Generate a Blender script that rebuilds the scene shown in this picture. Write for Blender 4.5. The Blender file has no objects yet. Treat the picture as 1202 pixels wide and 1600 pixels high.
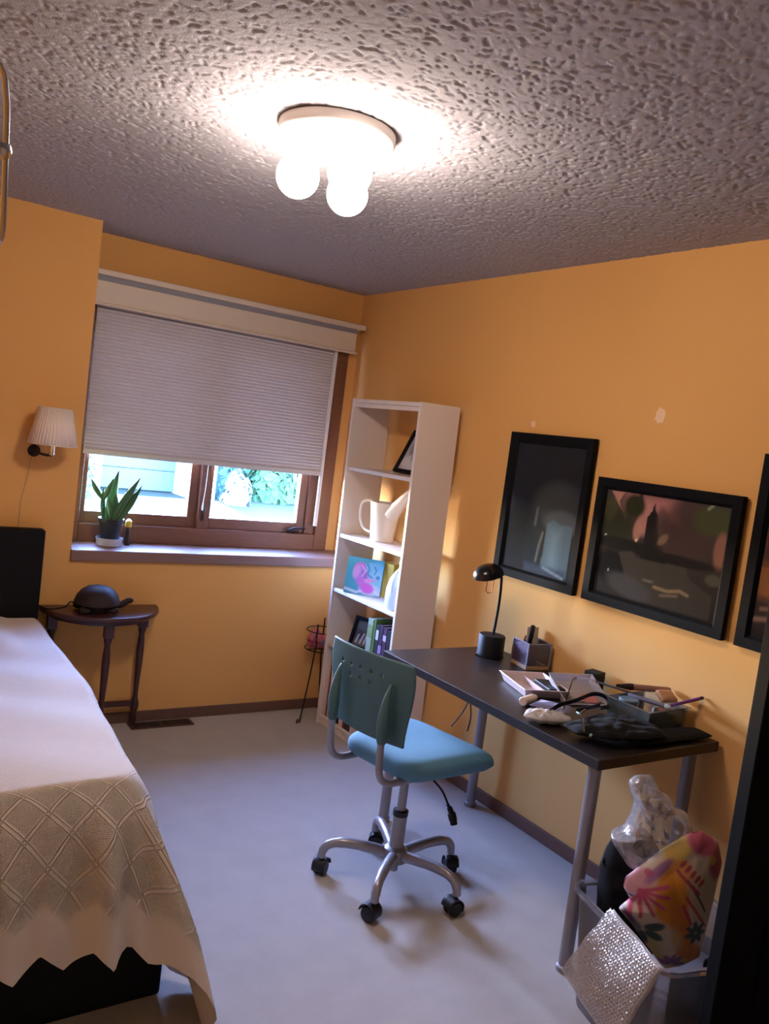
import bpy, math, random
import numpy as np
from mathutils import Vector, Matrix

random.seed(7)
RNG = np.random.default_rng(11)
SC = bpy.context.scene
COL = SC.collection
PI = math.pi

# ------------------------------------------------------------------ camera
cam_data = bpy.data.cameras.new('camera')
cam = bpy.data.objects.new('camera', cam_data)
COL.objects.link(cam)
YAW, PITCH, ROLL = 0.5924, -0.0845, 0.1289
fwd = Vector((math.sin(YAW) * math.cos(PITCH), math.cos(YAW) * math.cos(PITCH), math.sin(PITCH)))
rt0 = Vector((math.cos(YAW), -math.sin(YAW), 0))
up0 = rt0.cross(fwd)
rt = rt0 * math.cos(ROLL) + up0 * math.sin(ROLL)
up = -rt0 * math.sin(ROLL) + up0 * math.cos(ROLL)
cam.matrix_world = Matrix(((rt.x, up.x, -fwd.x, 0.0), (rt.y, up.y, -fwd.y, 0.0),
                           (rt.z, up.z, -fwd.z, 1.5937), (0, 0, 0, 1)))
cam_data.sensor_fit = 'VERTICAL'
cam_data.sensor_height = 36.0
cam_data.lens = 1298.67 / 1600 * 36.0
cam_data.clip_start = 0.05
cam_data.clip_end = 200
SC.camera = cam

# ------------------------------------------------------------------ sky, sun, exposure
LAMP_STRENGTH = 97.0
LAMP_COLOR = (1.0, 0.84, 0.75, 1)
world = bpy.data.worlds.new('sky')
SC.world = world
world.use_nodes = True
wn = world.node_tree
wn.nodes.clear()
w_out = wn.nodes.new('ShaderNodeOutputWorld')
w_bg = wn.nodes.new('ShaderNodeBackground')
w_sky = wn.nodes.new('ShaderNodeTexSky')
w_sky.sky_type = 'NISHITA'
w_sky.sun_disc = False
w_sky.sun_elevation = math.radians(16)
w_sky.sun_rotation = math.radians(0)
w_sky.air_density = 1.0
w_sky.dust_density = 0.4
w_sky.ozone_density = 3.0
w_bg.inputs['Strength'].default_value = 18.5
w_wb = wn.nodes.new('ShaderNodeMix')          # the camera's white balance leaves daylight violet blue
w_wb.data_type = 'RGBA'
w_wb.blend_type = 'MULTIPLY'
w_wb.inputs[0].default_value = 1.0
w_wb.inputs[7].default_value = (0.86, 0.96, 1.42, 1)
wn.links.new(w_sky.outputs[0], w_wb.inputs[6])
wn.links.new(w_wb.outputs[2], w_bg.inputs['Color'])
wn.links.new(w_bg.outputs[0], w_out.inputs['Surface'])

portal_data = bpy.data.lights.new('window_portal', 'AREA')
portal_data.shape = 'RECTANGLE'
portal_data.size = 1.5
portal_data.size_y = 1.2
portal_data.cycles.is_portal = True
portal = bpy.data.objects.new('window_portal', portal_data)
COL.objects.link(portal)
portal.location = (1.77, 4.47, 1.48)
portal.rotation_euler = (-PI / 2, 0, 0)

SC.view_settings.view_transform = 'Standard'
SC.view_settings.look = 'None'
SC.view_settings.gamma = 1.0
SC.view_settings.exposure = 0.0
SC.view_settings.use_curve_mapping = False

# ------------------------------------------------------------------ helpers
def lin(r, g, b):
    def f(c):
        c /= 255.0
        return c / 12.92 if c <= 0.04045 else ((c + 0.055) / 1.055) ** 2.4
    return (f(r), f(g), f(b), 1.0)


def mat(name, color, rough=0.6, metal=0.0, var=0.0, vscale=12.0, bump=0.0, bscale=60.0, bdist=0.01,
        alpha=1.0, coat=0.0, trans=0.0, spec=0.5, stretch=None, ior=1.45):
    m = bpy.data.materials.new(name)
    m.use_nodes = True
    nt = m.node_tree
    b = nt.nodes['Principled BSDF']
    b.inputs['Roughness'].default_value = rough
    b.inputs['Metallic'].default_value = metal
    b.inputs['Base Color'].default_value = color
    b.inputs['Alpha'].default_value = alpha
    b.inputs['Coat Weight'].default_value = coat
    b.inputs['Transmission Weight'].default_value = trans
    b.inputs['Specular IOR Level'].default_value = spec
    b.inputs['IOR'].default_value = ior
    tc = nt.nodes.new('ShaderNodeTexCoord')
    src = tc.outputs['Object']
    if stretch:
        mp = nt.nodes.new('ShaderNodeMapping')
        mp.inputs['Scale'].default_value = stretch
        nt.links.new(src, mp.inputs['Vector'])
        src = mp.outputs['Vector']
    if var > 0:
        n = nt.nodes.new('ShaderNodeTexNoise')
        n.inputs['Scale'].default_value = vscale
        n.inputs['Detail'].default_value = 5
        nt.links.new(src, n.inputs['Vector'])
        mx = nt.nodes.new('ShaderNodeMix')
        mx.data_type = 'RGBA'
        mx.inputs[6].default_value = tuple(max(0, c * (1 - var)) for c in color[:3]) + (1,)
        mx.inputs[7].default_value = tuple(min(1, c * (1 + var)) for c in color[:3]) + (1,)
        nt.links.new(n.outputs['Fac'], mx.inputs[0])
        nt.links.new(mx.outputs[2], b.inputs['Base Color'])
    if bump > 0:
        n2 = nt.nodes.new('ShaderNodeTexNoise')
        n2.inputs['Scale'].default_value = bscale
        n2.inputs['Detail'].default_value = 4
        nt.links.new(src, n2.inputs['Vector'])
        bp = nt.nodes.new('ShaderNodeBump')
        bp.inputs['Strength'].default_value = bump
        bp.inputs['Distance'].default_value = bdist
        nt.links.new(n2.outputs['Fac'], bp.inputs['Height'])
        nt.links.new(bp.outputs['Normal'], b.inputs['Normal'])
    return m


def attr_mat(name, rough=0.5, spec=0.5, coat=0.0, bump=0.0, bscale=80):
    """Colour from the printed colour attribute of the mesh."""
    m = mat(name, (1, 1, 1, 1), rough=rough, spec=spec, coat=coat, bump=bump, bscale=bscale)
    nt = m.node_tree
    a = nt.nodes.new('ShaderNodeAttribute')
    a.attribute_name = 'Col'
    nt.links.new(a.outputs['Color'], nt.nodes['Principled BSDF'].inputs['Base Color'])
    return m


def emit_mat(name, color, strength):
    m = bpy.data.materials.new(name)
    m.use_nodes = True
    nt = m.node_tree
    nt.nodes.clear()
    o = nt.nodes.new('ShaderNodeOutputMaterial')
    e = nt.nodes.new('ShaderNodeEmission')
    e.inputs['Color'].default_value = color
    e.inputs['Strength'].default_value = strength
    nt.links.new(e.outputs[0], o.inputs['Surface'])
    return m


def clear_mat(name, tint=(1, 1, 1, 1), gloss=0.12, rough=0.05, haze=0.0, hazecol=(0.8, 0.8, 0.85, 1), bump=0.0, bscale=40, bdist=0.004):
    """Thin clear plastic or glass sheet: see-through, a sharp reflection and an optional milky haze."""
    m = bpy.data.materials.new(name)
    m.use_nodes = True
    nt = m.node_tree
    nt.nodes.clear()
    o = nt.nodes.new('ShaderNodeOutputMaterial')
    t = nt.nodes.new('ShaderNodeBsdfTransparent')
    t.inputs['Color'].default_value = tint
    d = nt.nodes.new('ShaderNodeBsdfDiffuse')
    d.inputs['Color'].default_value = hazecol
    g = nt.nodes.new('ShaderNodeBsdfGlossy')
    g.inputs['Roughness'].default_value = rough
    m1 = nt.nodes.new('ShaderNodeMixShader')
    m1.inputs[0].default_value = haze
    nt.links.new(t.outputs[0], m1.inputs[1])
    nt.links.new(d.outputs[0], m1.inputs[2])
    lw = nt.nodes.new('ShaderNodeLayerWeight')
    lw.inputs['Blend'].default_value = gloss
    m2 = nt.nodes.new('ShaderNodeMixShader')
    nt.links.new(lw.outputs['Fresnel'], m2.inputs[0])
    nt.links.new(m1.outputs[0], m2.inputs[1])
    nt.links.new(g.outputs[0], m2.inputs[2])
    nt.links.new(m2.outputs[0], o.inputs['Surface'])
    if bump:
        tc = nt.nodes.new('ShaderNodeTexCoord')
        n = nt.nodes.new('ShaderNodeTexNoise')
        n.inputs['Scale'].default_value = bscale
        nt.links.new(tc.outputs['Object'], n.inputs['Vector'])
        b = nt.nodes.new('ShaderNodeBump')
        b.inputs['Strength'].default_value = bump
        b.inputs['Distance'].default_value = bdist
        nt.links.new(n.outputs['Fac'], b.inputs['Height'])
        nt.links.new(b.outputs['Normal'], g.inputs['Normal'])
        nt.links.new(b.outputs['Normal'], d.inputs['Normal'])
    return m


class MB:
    """Collects vertices and faces; build() links them as one mesh object."""
    def __init__(self):
        self.v, self.f, self.col, self.uv = [], [], [], []

    def add(self, vs, fs, M=None, col=None, uv=None):
        o = len(self.v)
        for p in vs:
            p = Vector(p)
            self.v.append(tuple(M @ p) if M is not None else tuple(p))
        self.f += [tuple(i + o for i in f) for f in fs]
        if col is not None:
            self.col += [tuple(c) for c in col]
        if uv is not None:
            self.uv += [tuple(c) for c in uv]
        return self

    def box(self, x0, x1, y0, y1, z0, z1, M=None):
        vs = [(x0, y0, z0), (x1, y0, z0), (x1, y1, z0), (x0, y1, z0), (x0, y0, z1), (x1, y0, z1), (x1, y1, z1), (x0, y1, z1)]
        fs = [(3, 2, 1, 0), (4, 5, 6, 7), (0, 1, 5, 4), (1, 2, 6, 5), (2, 3, 7, 6), (3, 0, 4, 7)]
        return self.add(vs, fs, M)

    def prism(self, poly, z0, z1, M=None):
        n = len(poly)
        a = sum(poly[i][0] * poly[(i + 1) % n][1] - poly[(i + 1) % n][0] * poly[i][1] for i in range(n))
        if a < 0:
            poly = poly[::-1]
        vs = [(x, y, z0) for x, y in poly] + [(x, y, z1) for x, y in poly]
        fs = [tuple(range(n - 1, -1, -1)), tuple(range(n, 2 * n))]
        fs += [(i, (i + 1) % n, n + (i + 1) % n, n + i) for i in range(n)]
        return self.add(vs, fs, M)

    def lathe(self, prof, n=24, c=(0, 0, 0), M=None, rad=None):
        """prof: list of (r, z) from bottom to top (outside going up)."""
        vs, fs = [], []
        for (r, z) in prof:
            for k in range(n):
                a = 2 * PI * k / n
                rr = r * (rad(a, z) if rad else 1)
                vs.append((c[0] + rr * math.cos(a), c[1] + rr * math.sin(a), c[2] + z))
        m = len(prof)
        for i in range(m - 1):
            for k in range(n):
                k2 = (k + 1) % n
                fs.append((i * n + k, i * n + k2, (i + 1) * n + k2, (i + 1) * n + k))
        if prof[0][0] > 1e-5:
            fs.append(tuple(range(n - 1, -1, -1)))
        if prof[-1][0] > 1e-5:
            fs.append(tuple((m - 1) * n + k for k in range(n)))
        return self.add(vs, fs, M)

    def tube(self, pts, r, n=10, M=None, closed=False, cap=True):
        P = [Vector(p) for p in pts]
        m = len(P)
        R = r if isinstance(r, (list, tuple)) else [r] * m
        T = []
        for i in range(m):
            if closed:
                t = P[(i + 1) % m] - P[i - 1]
            else:
                t = P[min(i + 1, m - 1)] - P[max(i - 1, 0)]
            T.append(t.normalized())
        ref = Vector((0, 0, 1)) if abs(T[0].z) < 0.9 else Vector((1, 0, 0))
        N = (ref - T[0] * ref.dot(T[0])).normalized()
        vs, fs = [], []
        for i in range(m):
            N = (N - T[i] * N.dot(T[i])).normalized()
            B = T[i].cross(N)
            for k in range(n):
                a = 2 * PI * k / n
                vs.append(P[i] + (N * math.cos(a) + B * math.sin(a)) * R[i])
        mm = m if closed else m - 1
        for i in range(mm):
            j = (i + 1) % m
            for k in range(n):
                k2 = (k + 1) % n
                fs.append((i * n + k, i * n + k2, j * n + k2, j * n + k))
        if cap and not closed:
            fs.append(tuple(range(n - 1, -1, -1)))
            fs.append(tuple((m - 1) * n + k for k in range(n)))
        return self.add(vs, fs, M)

    def sphere(self, c, r, n=20, m=12, M=None):
        rx, ry, rz = r if isinstance(r, (list, tuple)) else (r, r, r)
        vs, fs = [(c[0], c[1], c[2] - rz)], []
        for i in range(1, m):
            t = -PI / 2 + PI * i / m
            for k in range(n):
                a = 2 * PI * k / n
                vs.append((c[0] + rx * math.cos(t) * math.cos(a), c[1] + ry * math.cos(t) * math.sin(a), c[2] + rz * math.sin(t)))
        vs.append((c[0], c[1], c[2] + rz))
        for k in range(n):
            fs.append((0, 1 + (k + 1) % n, 1 + k))
        for i in range(m - 2):
            for k in range(n):
                k2 = (k + 1) % n
                fs.append((1 + i * n + k, 1 + i * n + k2, 1 + (i + 1) * n + k2, 1 + (i + 1) * n + k))
        L = len(vs) - 1
        for k in range(n):
            fs.append((1 + (m - 2) * n + k, 1 + (m - 2) * n + (k + 1) % n, L))
        return self.add(vs, fs, M)

    def grid(self, fn, nu, nv, M=None, colfn=None, uvfn=None, flip=False):
        vs, fs, cs, us = [], [], [], []
        for j in range(nv + 1):
            for i in range(nu + 1):
                u, v = i / nu, j / nv
                vs.append(fn(u, v))
                if colfn:
                    cs.append(colfn(u, v))
                if uvfn:
                    us.append(uvfn(u, v))
        w = nu + 1
        for j in range(nv):
            for i in range(nu):
                q = (j * w + i, j * w + i + 1, (j + 1) * w + i + 1, (j + 1) * w + i)
                fs.append(q[::-1] if flip else q)
        return self.add(vs, fs, M, cs if colfn else None, us if uvfn else None)

    def build(self, name, m, parent=None, smooth=True, bevel=0.0, solid=0.0, seg=2, angle=38):
        me = bpy.data.meshes.new(name)
        me.from_pydata(self.v, [], self.f)
        me.materials.append(m)
        if self.col and len(self.col) == len(self.v):
            a = me.color_attributes.new('Col', 'FLOAT_COLOR', 'POINT')
            a.data.foreach_set('color', np.array([tuple(c[:3]) + (1.0,) for c in self.col], dtype=np.float32).ravel())
        if self.uv and len(self.uv) == len(self.v):
            l = me.uv_layers.new(name='UVMap')
            li = np.empty(len(me.loops), dtype=np.int32)
            me.loops.foreach_get('vertex_index', li)
            l.data.foreach_set('uv', np.array(self.uv, dtype=np.float32)[li].ravel())
        if smooth:
            me.shade_smooth()
            me.set_sharp_from_angle(angle=math.radians(angle))
        me.update()
        o = bpy.data.objects.new(name, me)
        COL.objects.link(o)
        if parent is not None:
            o.parent = parent
        if solid:
            s = o.modifiers.new('solid', 'SOLIDIFY')
            s.thickness = solid
            s.offset = 0
        if bevel:
            b = o.modifiers.new('bevel', 'BEVEL')
            b.width = bevel
            b.segments = seg
            b.limit_method = 'ANGLE'
            b.angle_limit = math.radians(40)
        return o


def T(x, y, z, rz=0.0, rx=0.0, ry=0.0):
    return Matrix.Translation((x, y, z)) @ Matrix.Rotation(rz, 4, 'Z') @ Matrix.Rotation(ry, 4, 'Y') @ Matrix.Rotation(rx, 4, 'X')


def tag(o, label, cat, group=None, kind=None):
    o['label'] = label
    o['category'] = cat
    if group:
        o['group'] = group
    if kind:
        o['kind'] = kind
    return o


def thing(name, label, cat, loc=(0, 0, 0), rz=0.0, group=None, rx=0.0, ry=0.0):
    o = bpy.data.objects.new(name, None)
    o.empty_display_size = 0.05
    COL.objects.link(o)
    o.matrix_world = T(loc[0], loc[1], loc[2], rz, rx, ry)
    return tag(o, label, cat, group)


def struct(name, mb, m, parent=None, **k):
    o = mb.build(name, m, parent, **k)
    if parent is None:
        o['kind'] = 'structure'
    return o


def smoothpath(pts, sub=6):
    """Catmull-Rom through the points."""
    P = [Vector(p) for p in pts]
    out = []
    for i in range(len(P) - 1):
        p0, p1, p2, p3 = P[max(i - 1, 0)], P[i], P[i + 1], P[min(i + 2, len(P) - 1)]
        for s in range(sub):
            t = s / sub
            out.append(0.5 * ((2 * p1) + (p2 - p0) * t + (2 * p0 - 5 * p1 + 4 * p2 - p3) * t * t + (3 * p1 - p0 - 3 * p2 + p3) * t ** 3))
    out.append(P[-1])
    return out


def resample_closed(poly, n):
    P = np.array(poly, float)
    Q = np.vstack([P, P[:1]])
    seg = np.linalg.norm(np.diff(Q, axis=0), axis=1)
    s = np.concatenate([[0], np.cumsum(seg)])
    t = np.linspace(0, s[-1], n, endpoint=False)
    R = np.stack([np.interp(t, s, Q[:, k]) for k in range(2)], 1)
    for _ in range(2):
        R = 0.5 * R + 0.25 * (np.roll(R, 1, 0) + np.roll(R, -1, 0))
    return R


def puff(poly, thick, n=90, rings=14, crumple=0.0, seed=1, power=0.5, paint=None, freq=18.0, edge=0.0):
    """A bag-like body: outline in (a, b), swollen along the third axis. Returns an MB with x=a, y=depth, z=b (front at -y)."""
    R = resample_closed(poly, n)
    c = R.mean(0)
    rs = np.random.default_rng(seed)
    ph = rs.uniform(0, 2 * PI, (6, 3))
    dr = rs.normal(size=(6, 2))
    dr /= np.linalg.norm(dr, axis=1)[:, None]
    mb = MB()
    vs, cs, fs = [], [], []

    def nz(p, side):
        h = 0
        for k in range(6):
            h += abs(math.sin((p[0] * dr[k, 0] + p[1] * dr[k, 1]) * freq * (1 + 0.45 * k) + ph[k, side])) / (1 + 0.3 * k)
        return h / 3 - 0.6
    for side, sg in ((0, -1), (1, 1)):
        for j in range(rings + 1):
            t = j / rings
            for i in range(n):
                p = c + (R[i] - c) * t
                d = thick * (max(0.0, 1 - t * t) ** power) + edge
                d += crumple * nz(p, side) * min(1, (1 - t) * 4 + 0.15)
                vs.append((p[0], sg * d, p[1]))
                if paint:
                    cs.append(paint(p[0], p[1]))
    for side in (0, 1):
        o = side * (rings + 1) * n
        for j in range(rings):
            for i in range(n):
                i2 = (i + 1) % n
                q = (o + j * n + i, o + j * n + i2, o + (j + 1) * n + i2, o + (j + 1) * n + i)
                fs.append(q if side == 0 else q[::-1])
    o1, o2 = rings * n, (rings + 1) * n + rings * n
    for i in range(n):
        i2 = (i + 1) % n
        fs.append((o1 + i, o1 + i2, o2 + i2, o2 + i))
    mb.add(vs, fs, col=cs if paint else None)
    return mb


# painting in (u, v) with soft shapes; every layer is (mask function, colour)
def ell(cx, cy, rx, ry, ang=0.0, soft=0.2):
    ca, sa = math.cos(ang), math.sin(ang)

    def f(u, v):
        x, y = u - cx, v - cy
        d = math.hypot((x * ca + y * sa) / rx, (-x * sa + y * ca) / ry)
        return min(1.0, max(0.0, (1 + soft - d) / (2 * soft + 1e-6)))
    return f


def stroke(pts, w, soft=0.5):
    def f(u, v):
        best = 9.0
        for (x0, y0), (x1, y1) in zip(pts[:-1], pts[1:]):
            dx, dy = x1 - x0, y1 - y0
            t = max(0, min(1, ((u - x0) * dx + (v - y0) * dy) / (dx * dx + dy * dy + 1e-12)))
            best = min(best, math.hypot(u - x0 - t * dx, v - y0 - t * dy))
        return min(1.0, max(0.0, (w * (1 + soft) - best) / (2 * w * soft + 1e-6)))
    return f


def rect(x0, x1, y0, y1, soft=0.02):
    def f(u, v):
        d = min(u - x0, x1 - u, v - y0, y1 - v)
        return min(1.0, max(0.0, (d + soft) / (2 * soft)))
    return f


def poly_mask(pts):
    def f(u, v):
        ins = False
        j = len(pts) - 1
        for i in range(len(pts)):
            (xi, yi), (xj, yj) = pts[i], pts[j]
            if (yi > v) != (yj > v) and u < (xj - xi) * (v - yi) / (yj - yi) + xi:
                ins = not ins
            j = i
        return 1.0 if ins else 0.0
    return f


def painter(base, layers, gain=1.0):
    def f(u, v):
        c = list(base(u, v) if callable(base) else base)[:3]
        for mk, colr, op in layers:
            a = mk(u, v) * op
            if a > 0:
                for k in range(3):
                    c[k] = c[k] * (1 - a) + colr[k] * a
        return [min(1.0, k * gain) for k in c]
    return f

# ------------------------------------------------------------------ materials
M_wall = mat('wall_paint', lin(225, 170, 99), rough=0.75, var=0.03, vscale=3, bump=0.12, bscale=220, bdist=0.002, spec=0.3)
M_ceil = mat('popcorn_ceiling', lin(170, 166, 168), rough=0.95, bump=0.5, bscale=260, bdist=0.003, spec=0.1)
M_carpet = mat('carpet', lin(196, 188, 180), rough=1.0, var=0.10, vscale=9, bump=0.9, bscale=420, bdist=0.006, spec=0.05)
M_wood = mat('window_wood', lin(112, 72, 52), rough=0.45, var=0.25, vscale=14, stretch=(1, 1, 8), bump=0.05, bscale=60)
M_woodh = mat('sill_wood', lin(128, 96, 84), rough=0.4, var=0.15, vscale=14, stretch=(0.6, 8, 8), spec=1.0)
M_base = mat('baseboard_wood', lin(108, 76, 62), rough=0.5, var=0.15, vscale=10, stretch=(1, 1, 9))
M_cream = mat('cream_paint', lin(214, 200, 180), rough=0.5)
M_grooveshade = mat('grey_strip', lin(136, 136, 142), rough=0.6)
M_blind = mat('blind_fabric', lin(204, 198, 200), rough=0.9, var=0.03, vscale=30)
_nt = M_blind.node_tree
_tr = _nt.nodes.new('ShaderNodeBsdfTranslucent')
_tr.inputs['Color'].default_value = lin(176, 170, 168)
_mx = _nt.nodes.new('ShaderNodeMixShader')
_mx.inputs[0].default_value = 0.07
_nt.links.new(_nt.nodes['Principled BSDF'].outputs[0], _mx.inputs[1])
_nt.links.new(_tr.outputs[0], _mx.inputs[2])
_nt.links.new(_mx.outputs[0], _nt.nodes['Material Output'].inputs['Surface'])
M_white = mat('white_plastic', lin(235, 232, 230), rough=0.4)
M_melamine = mat('white_melamine', lin(226, 212, 200), rough=0.42, var=0.02, vscale=6)
M_black = mat('black_plastic', lin(12, 12, 13), rough=0.55, spec=0.3)
M_blacksoft = mat('black_fabric', lin(12, 12, 14), rough=0.85, spec=0.25, bump=0.2, bscale=200)
M_blackgloss = mat('black_gloss', lin(18, 18, 20), rough=0.22)
M_leather = mat('black_leatherette', lin(10, 10, 11), rough=0.7, spec=0.25, bump=0.15, bscale=160, bdist=0.002)
M_desk = mat('black_brown_top', lin(33, 25, 24), rough=0.38, var=0.25, vscale=18, stretch=(14, 1, 1), spec=0.55)
M_silver = mat('grey_metal', lin(150, 146, 150), rough=0.38, metal=0.55)
M_silverleg = mat('silver_leg', lin(140, 134, 138), rough=0.45, metal=0.35)
M_chrome = mat('chrome', lin(215, 215, 215), rough=0.12, metal=1.0)
M_teal = mat('teal_plastic', lin(66, 98, 100), rough=0.42, var=0.03)
M_seat = mat('blue_seat_fabric', lin(86, 132, 156), rough=0.85, var=0.04, vscale=40, bump=0.15, bscale=400, bdist=0.002)
M_darkwood = mat('dark_mahogany', lin(66, 36, 34), rough=0.33, var=0.3, vscale=16, stretch=(6, 1, 1), spec=0.6)
M_bronze = mat('dark_brown_bronze', lin(44, 32, 29), rough=0.65, spec=0.3, var=0.2, vscale=30)
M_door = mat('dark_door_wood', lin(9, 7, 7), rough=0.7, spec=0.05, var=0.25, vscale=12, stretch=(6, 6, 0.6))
M_frame = mat('black_frame', lin(13, 13, 16), rough=0.55, var=0.1, spec=0.1)
M_glass = clear_mat('window_glass', gloss=0.08, rough=0.0)
M_picglass = clear_mat('picture_glass', gloss=0.09, rough=0.03)
M_globe = emit_mat('lit_globe', LAMP_COLOR, LAMP_STRENGTH)
M_fixture = mat('fixture_white', lin(235, 226, 216), rough=0.35)
M_vent = mat('vent_brown', lin(88, 64, 54), rough=0.45, metal=0.3)
M_ventdark = mat('vent_dark', lin(25, 18, 16), rough=0.8)
M_spackle = mat('spackle', lin(240, 205, 165), rough=0.9, var=0.05)

# ------------------------------------------------------------------ the room
XR, YW, YB, XL, H = 2.593, 4.363, 4.093, 0.984, 2.44
X0, Y0 = -0.35, -0.35

struct('floor', MB().box(X0 - .1, XR + .1, Y0 - .1, YW + .14, -0.08, 0.0), M_carpet, smooth=False)


def ceiling():
    st = 0.0041
    ya = 0.55
    nx, ny = int((XR - X0 + .1) / st), int((YW - ya + .05) / st)

    def blur(a, k):
        for ax in (0, 1):
            a = sum(np.roll(a, s, ax) * w for s, w in zip((-2, -1, 0, 1, 2), k))
        return a
    fine = blur(RNG.normal(size=(ny + 1, nx + 1)).astype(np.float32), (0.05, 0.25, 0.40, 0.25, 0.05))
    fine /= fine.std()
    big = blur(blur(RNG.normal(size=fine.shape).astype(np.float32), (.2, .2, .2, .2, .2)), (.2, .2, .2, .2, .2))
    big /= big.std()
    t = np.clip((fine + 0.40 * big + 1.55) / 0.9, 0, 1)         # plaster lumps with pits between them
    t = t * t * (3 - 2 * t)
    h = 0.0024 * t + 0.0004 * np.clip(fine, -1.5, 1.5) + 0.0004
    xs = X0 - .05 + np.arange(nx + 1) * st
    ys = ya + np.arange(ny + 1) * st
    gx, gy = np.meshgrid(xs, ys)
    co = np.stack([gx, gy, H - h], -1).reshape(-1, 3).astype(np.float32)
    i = np.arange(nx)[None, :] + np.arange(ny)[:, None] * (nx + 1)
    q = np.stack([i, i + nx + 1, i + nx + 2, i + 1], -1).reshape(-1, 4).astype(np.int32)
    me = bpy.data.meshes.new('ceiling')
    me.vertices.add(len(co))
    me.vertices.foreach_set('co', co.ravel())
    me.loops.add(q.size)
    me.loops.foreach_set('vertex_index', q.ravel())
    me.polygons.add(len(q))
    me.polygons.foreach_set('loop_start', np.arange(0, q.size, 4, dtype=np.int32))
    me.update(calc_edges=True)
    me.materials.append(M_ceil)
    me.shade_smooth()
    o = bpy.data.objects.new('ceiling', me)
    COL.objects.link(o)
    o['kind'] = 'structure'
    slab = MB().box(X0 - .1, XR + .1, Y0 - .1, YW + .14, H + .002, H + .1).build('ceiling_slab', M_ceil, o, smooth=False)


ceiling()

wr = struct('wall_right', MB().box(XR, XR + .1, Y0, YW + .14, 0, H), M_wall, smooth=False)
struct('wall_left', MB().box(X0 - .1, X0, Y0, YB, 0, H), M_wall, smooth=False)
struct('wall_near', MB().box(X0, XR, Y0 - .1, Y0, 0, H), M_cream, smooth=False)  # unseen wall given pale paint to bounce light onto the bed foot
wb = MB()
wb.box(X0 - .1, XL, YB, YW + .13, 0, H)                # left of the recess
wb.box(XL, XR, YB, YW + .13, 0, 0.835)                 # under the sill
struct('wall_back', wb, M_wall, smooth=False)
WX0, WX1, WZ0, WZ1 = 1.04, 2.435, 0.89, 2.09
wc = MB()
wc.box(XL, WX0, YW, YW + .13, 0.835, H)
wc.box(WX1 + .085, XR, YW, YW + .13, 0.835, H)
wc.box(WX0, WX1 + .085, YW, YW + .13, WZ1, H)
struct('wall_recess', wc, M_wall, smooth=False)


def patch(y, z, a, b, seed):
    rs = random.Random(seed)
    poly = [(y + a * math.cos(k * PI / 7) * rs.uniform(.7, 1.15), z + b * math.sin(k * PI / 7) * rs.uniform(.7, 1.15)) for k in range(14)]
    Mx = Matrix(((0, 0, 1, 0), (1, 0, 0, 0), (0, 1, 0, 0), (0, 0, 0, 1)))
    MB().prism(poly, XR - .0012, XR + .001, Mx).build('spackle_patch', M_spackle, wr, smooth=False)


patch(2.083, 1.821, .024, .034, 3)
patch(2.76, 1.752, .015, .016, 5)

BBH = 0.057
struct('baseboard_right', MB().box(XR - .012, XR, Y0, YB - .012, 0, BBH), M_base, smooth=False, bevel=.003)
struct('baseboard_back', MB().box(X0, XR, YB - .012, YB, 0, BBH), M_base, smooth=False, bevel=.003)
struct('baseboard_left', MB().box(X0, X0 + .012, Y0, YB - .012, 0, BBH), M_base, smooth=False, bevel=.003)

# sill board on the half wall
struct('trim_sill', MB().box(XL - .003, XR, YB - .022, YW + .0, 0.836, 0.89), M_woodh, smooth=False, bevel=.004)

# window frame: a casing, a mullion and two casement sashes with their panes
FY0, FY1 = YW - .03, YW + .10
wf = MB()
wf.box(WX0 - .03, WX0 + .025, FY0, FY1, WZ0, WZ1)
wf.box(WX1, WX1 + .085, FY0, FY1, WZ0, WZ1)
wf.box(WX0 + .025, WX1, FY0, FY1, WZ0, 0.984)
wf.box(WX0 + .025, WX1, FY0, FY1, WZ1 - .05, WZ1)
win = struct('window_1', wf, M_wood, smooth=False, bevel=.004)
MB().box(1.692, 1.745, FY0 + .004, FY1, .984, WZ1 - .05).build('mullion', M_wood, win, smooth=False, bevel=.004)
MB().box(2.37, 2.435, FY0 + .02, FY1, .984, WZ1 - .05).build('inner_stop', M_wood, win, smooth=False, bevel=.004)


def sash(x0, x1):
    b = MB()
    y0, y1 = YW + .005, YW + .05
    z0, z1 = .984, WZ1 - .05
    b.box(x0, x0 + .03, y0, y1, z0, z1)
    b.box(x1 - .05, x1, y0, y1, z0, z1)
    b.box(x0 + .03, x1 - .05, y0, y1, z0, z0 + .06)
    b.box(x0 + .03, x1 - .05, y0, y1, z1 - .05, z1)
    s = b.build('sash', M_wood, win, smooth=False, bevel=.003)
    MB().box(x0 + .025, x1 - .045, y0 + .02, y0 + .024, z0 + .055, z1 - .045).build('pane', M_glass, s, smooth=False)


sash(1.065, 1.692)
sash(1.745, 2.37)
cr = MB()
cr.sphere((2.29, FY0 + .006, 1.0), (.045, .014, .012))
cr.tube(smoothpath([(2.26, FY0 + .004, 1.004), (2.29, FY0 - .012, 1.018), (2.345, FY0 - .016, 1.02)]), .006)
cr.sphere((2.35, FY0 - .016, 1.02), .009)
cr.build('crank_handle', M_bronze, win)
lk = MB()
lk.box(1.712, 1.724, FY0 - .006, FY0 + .004, 1.03, 1.10)
lk.tube([(1.718, FY0 - .006, 1.07), (1.718, FY0 - .02, 1.085), (1.716, FY0 - .022, 1.12)], .005)
lk.build('latch', M_bronze, win)

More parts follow.
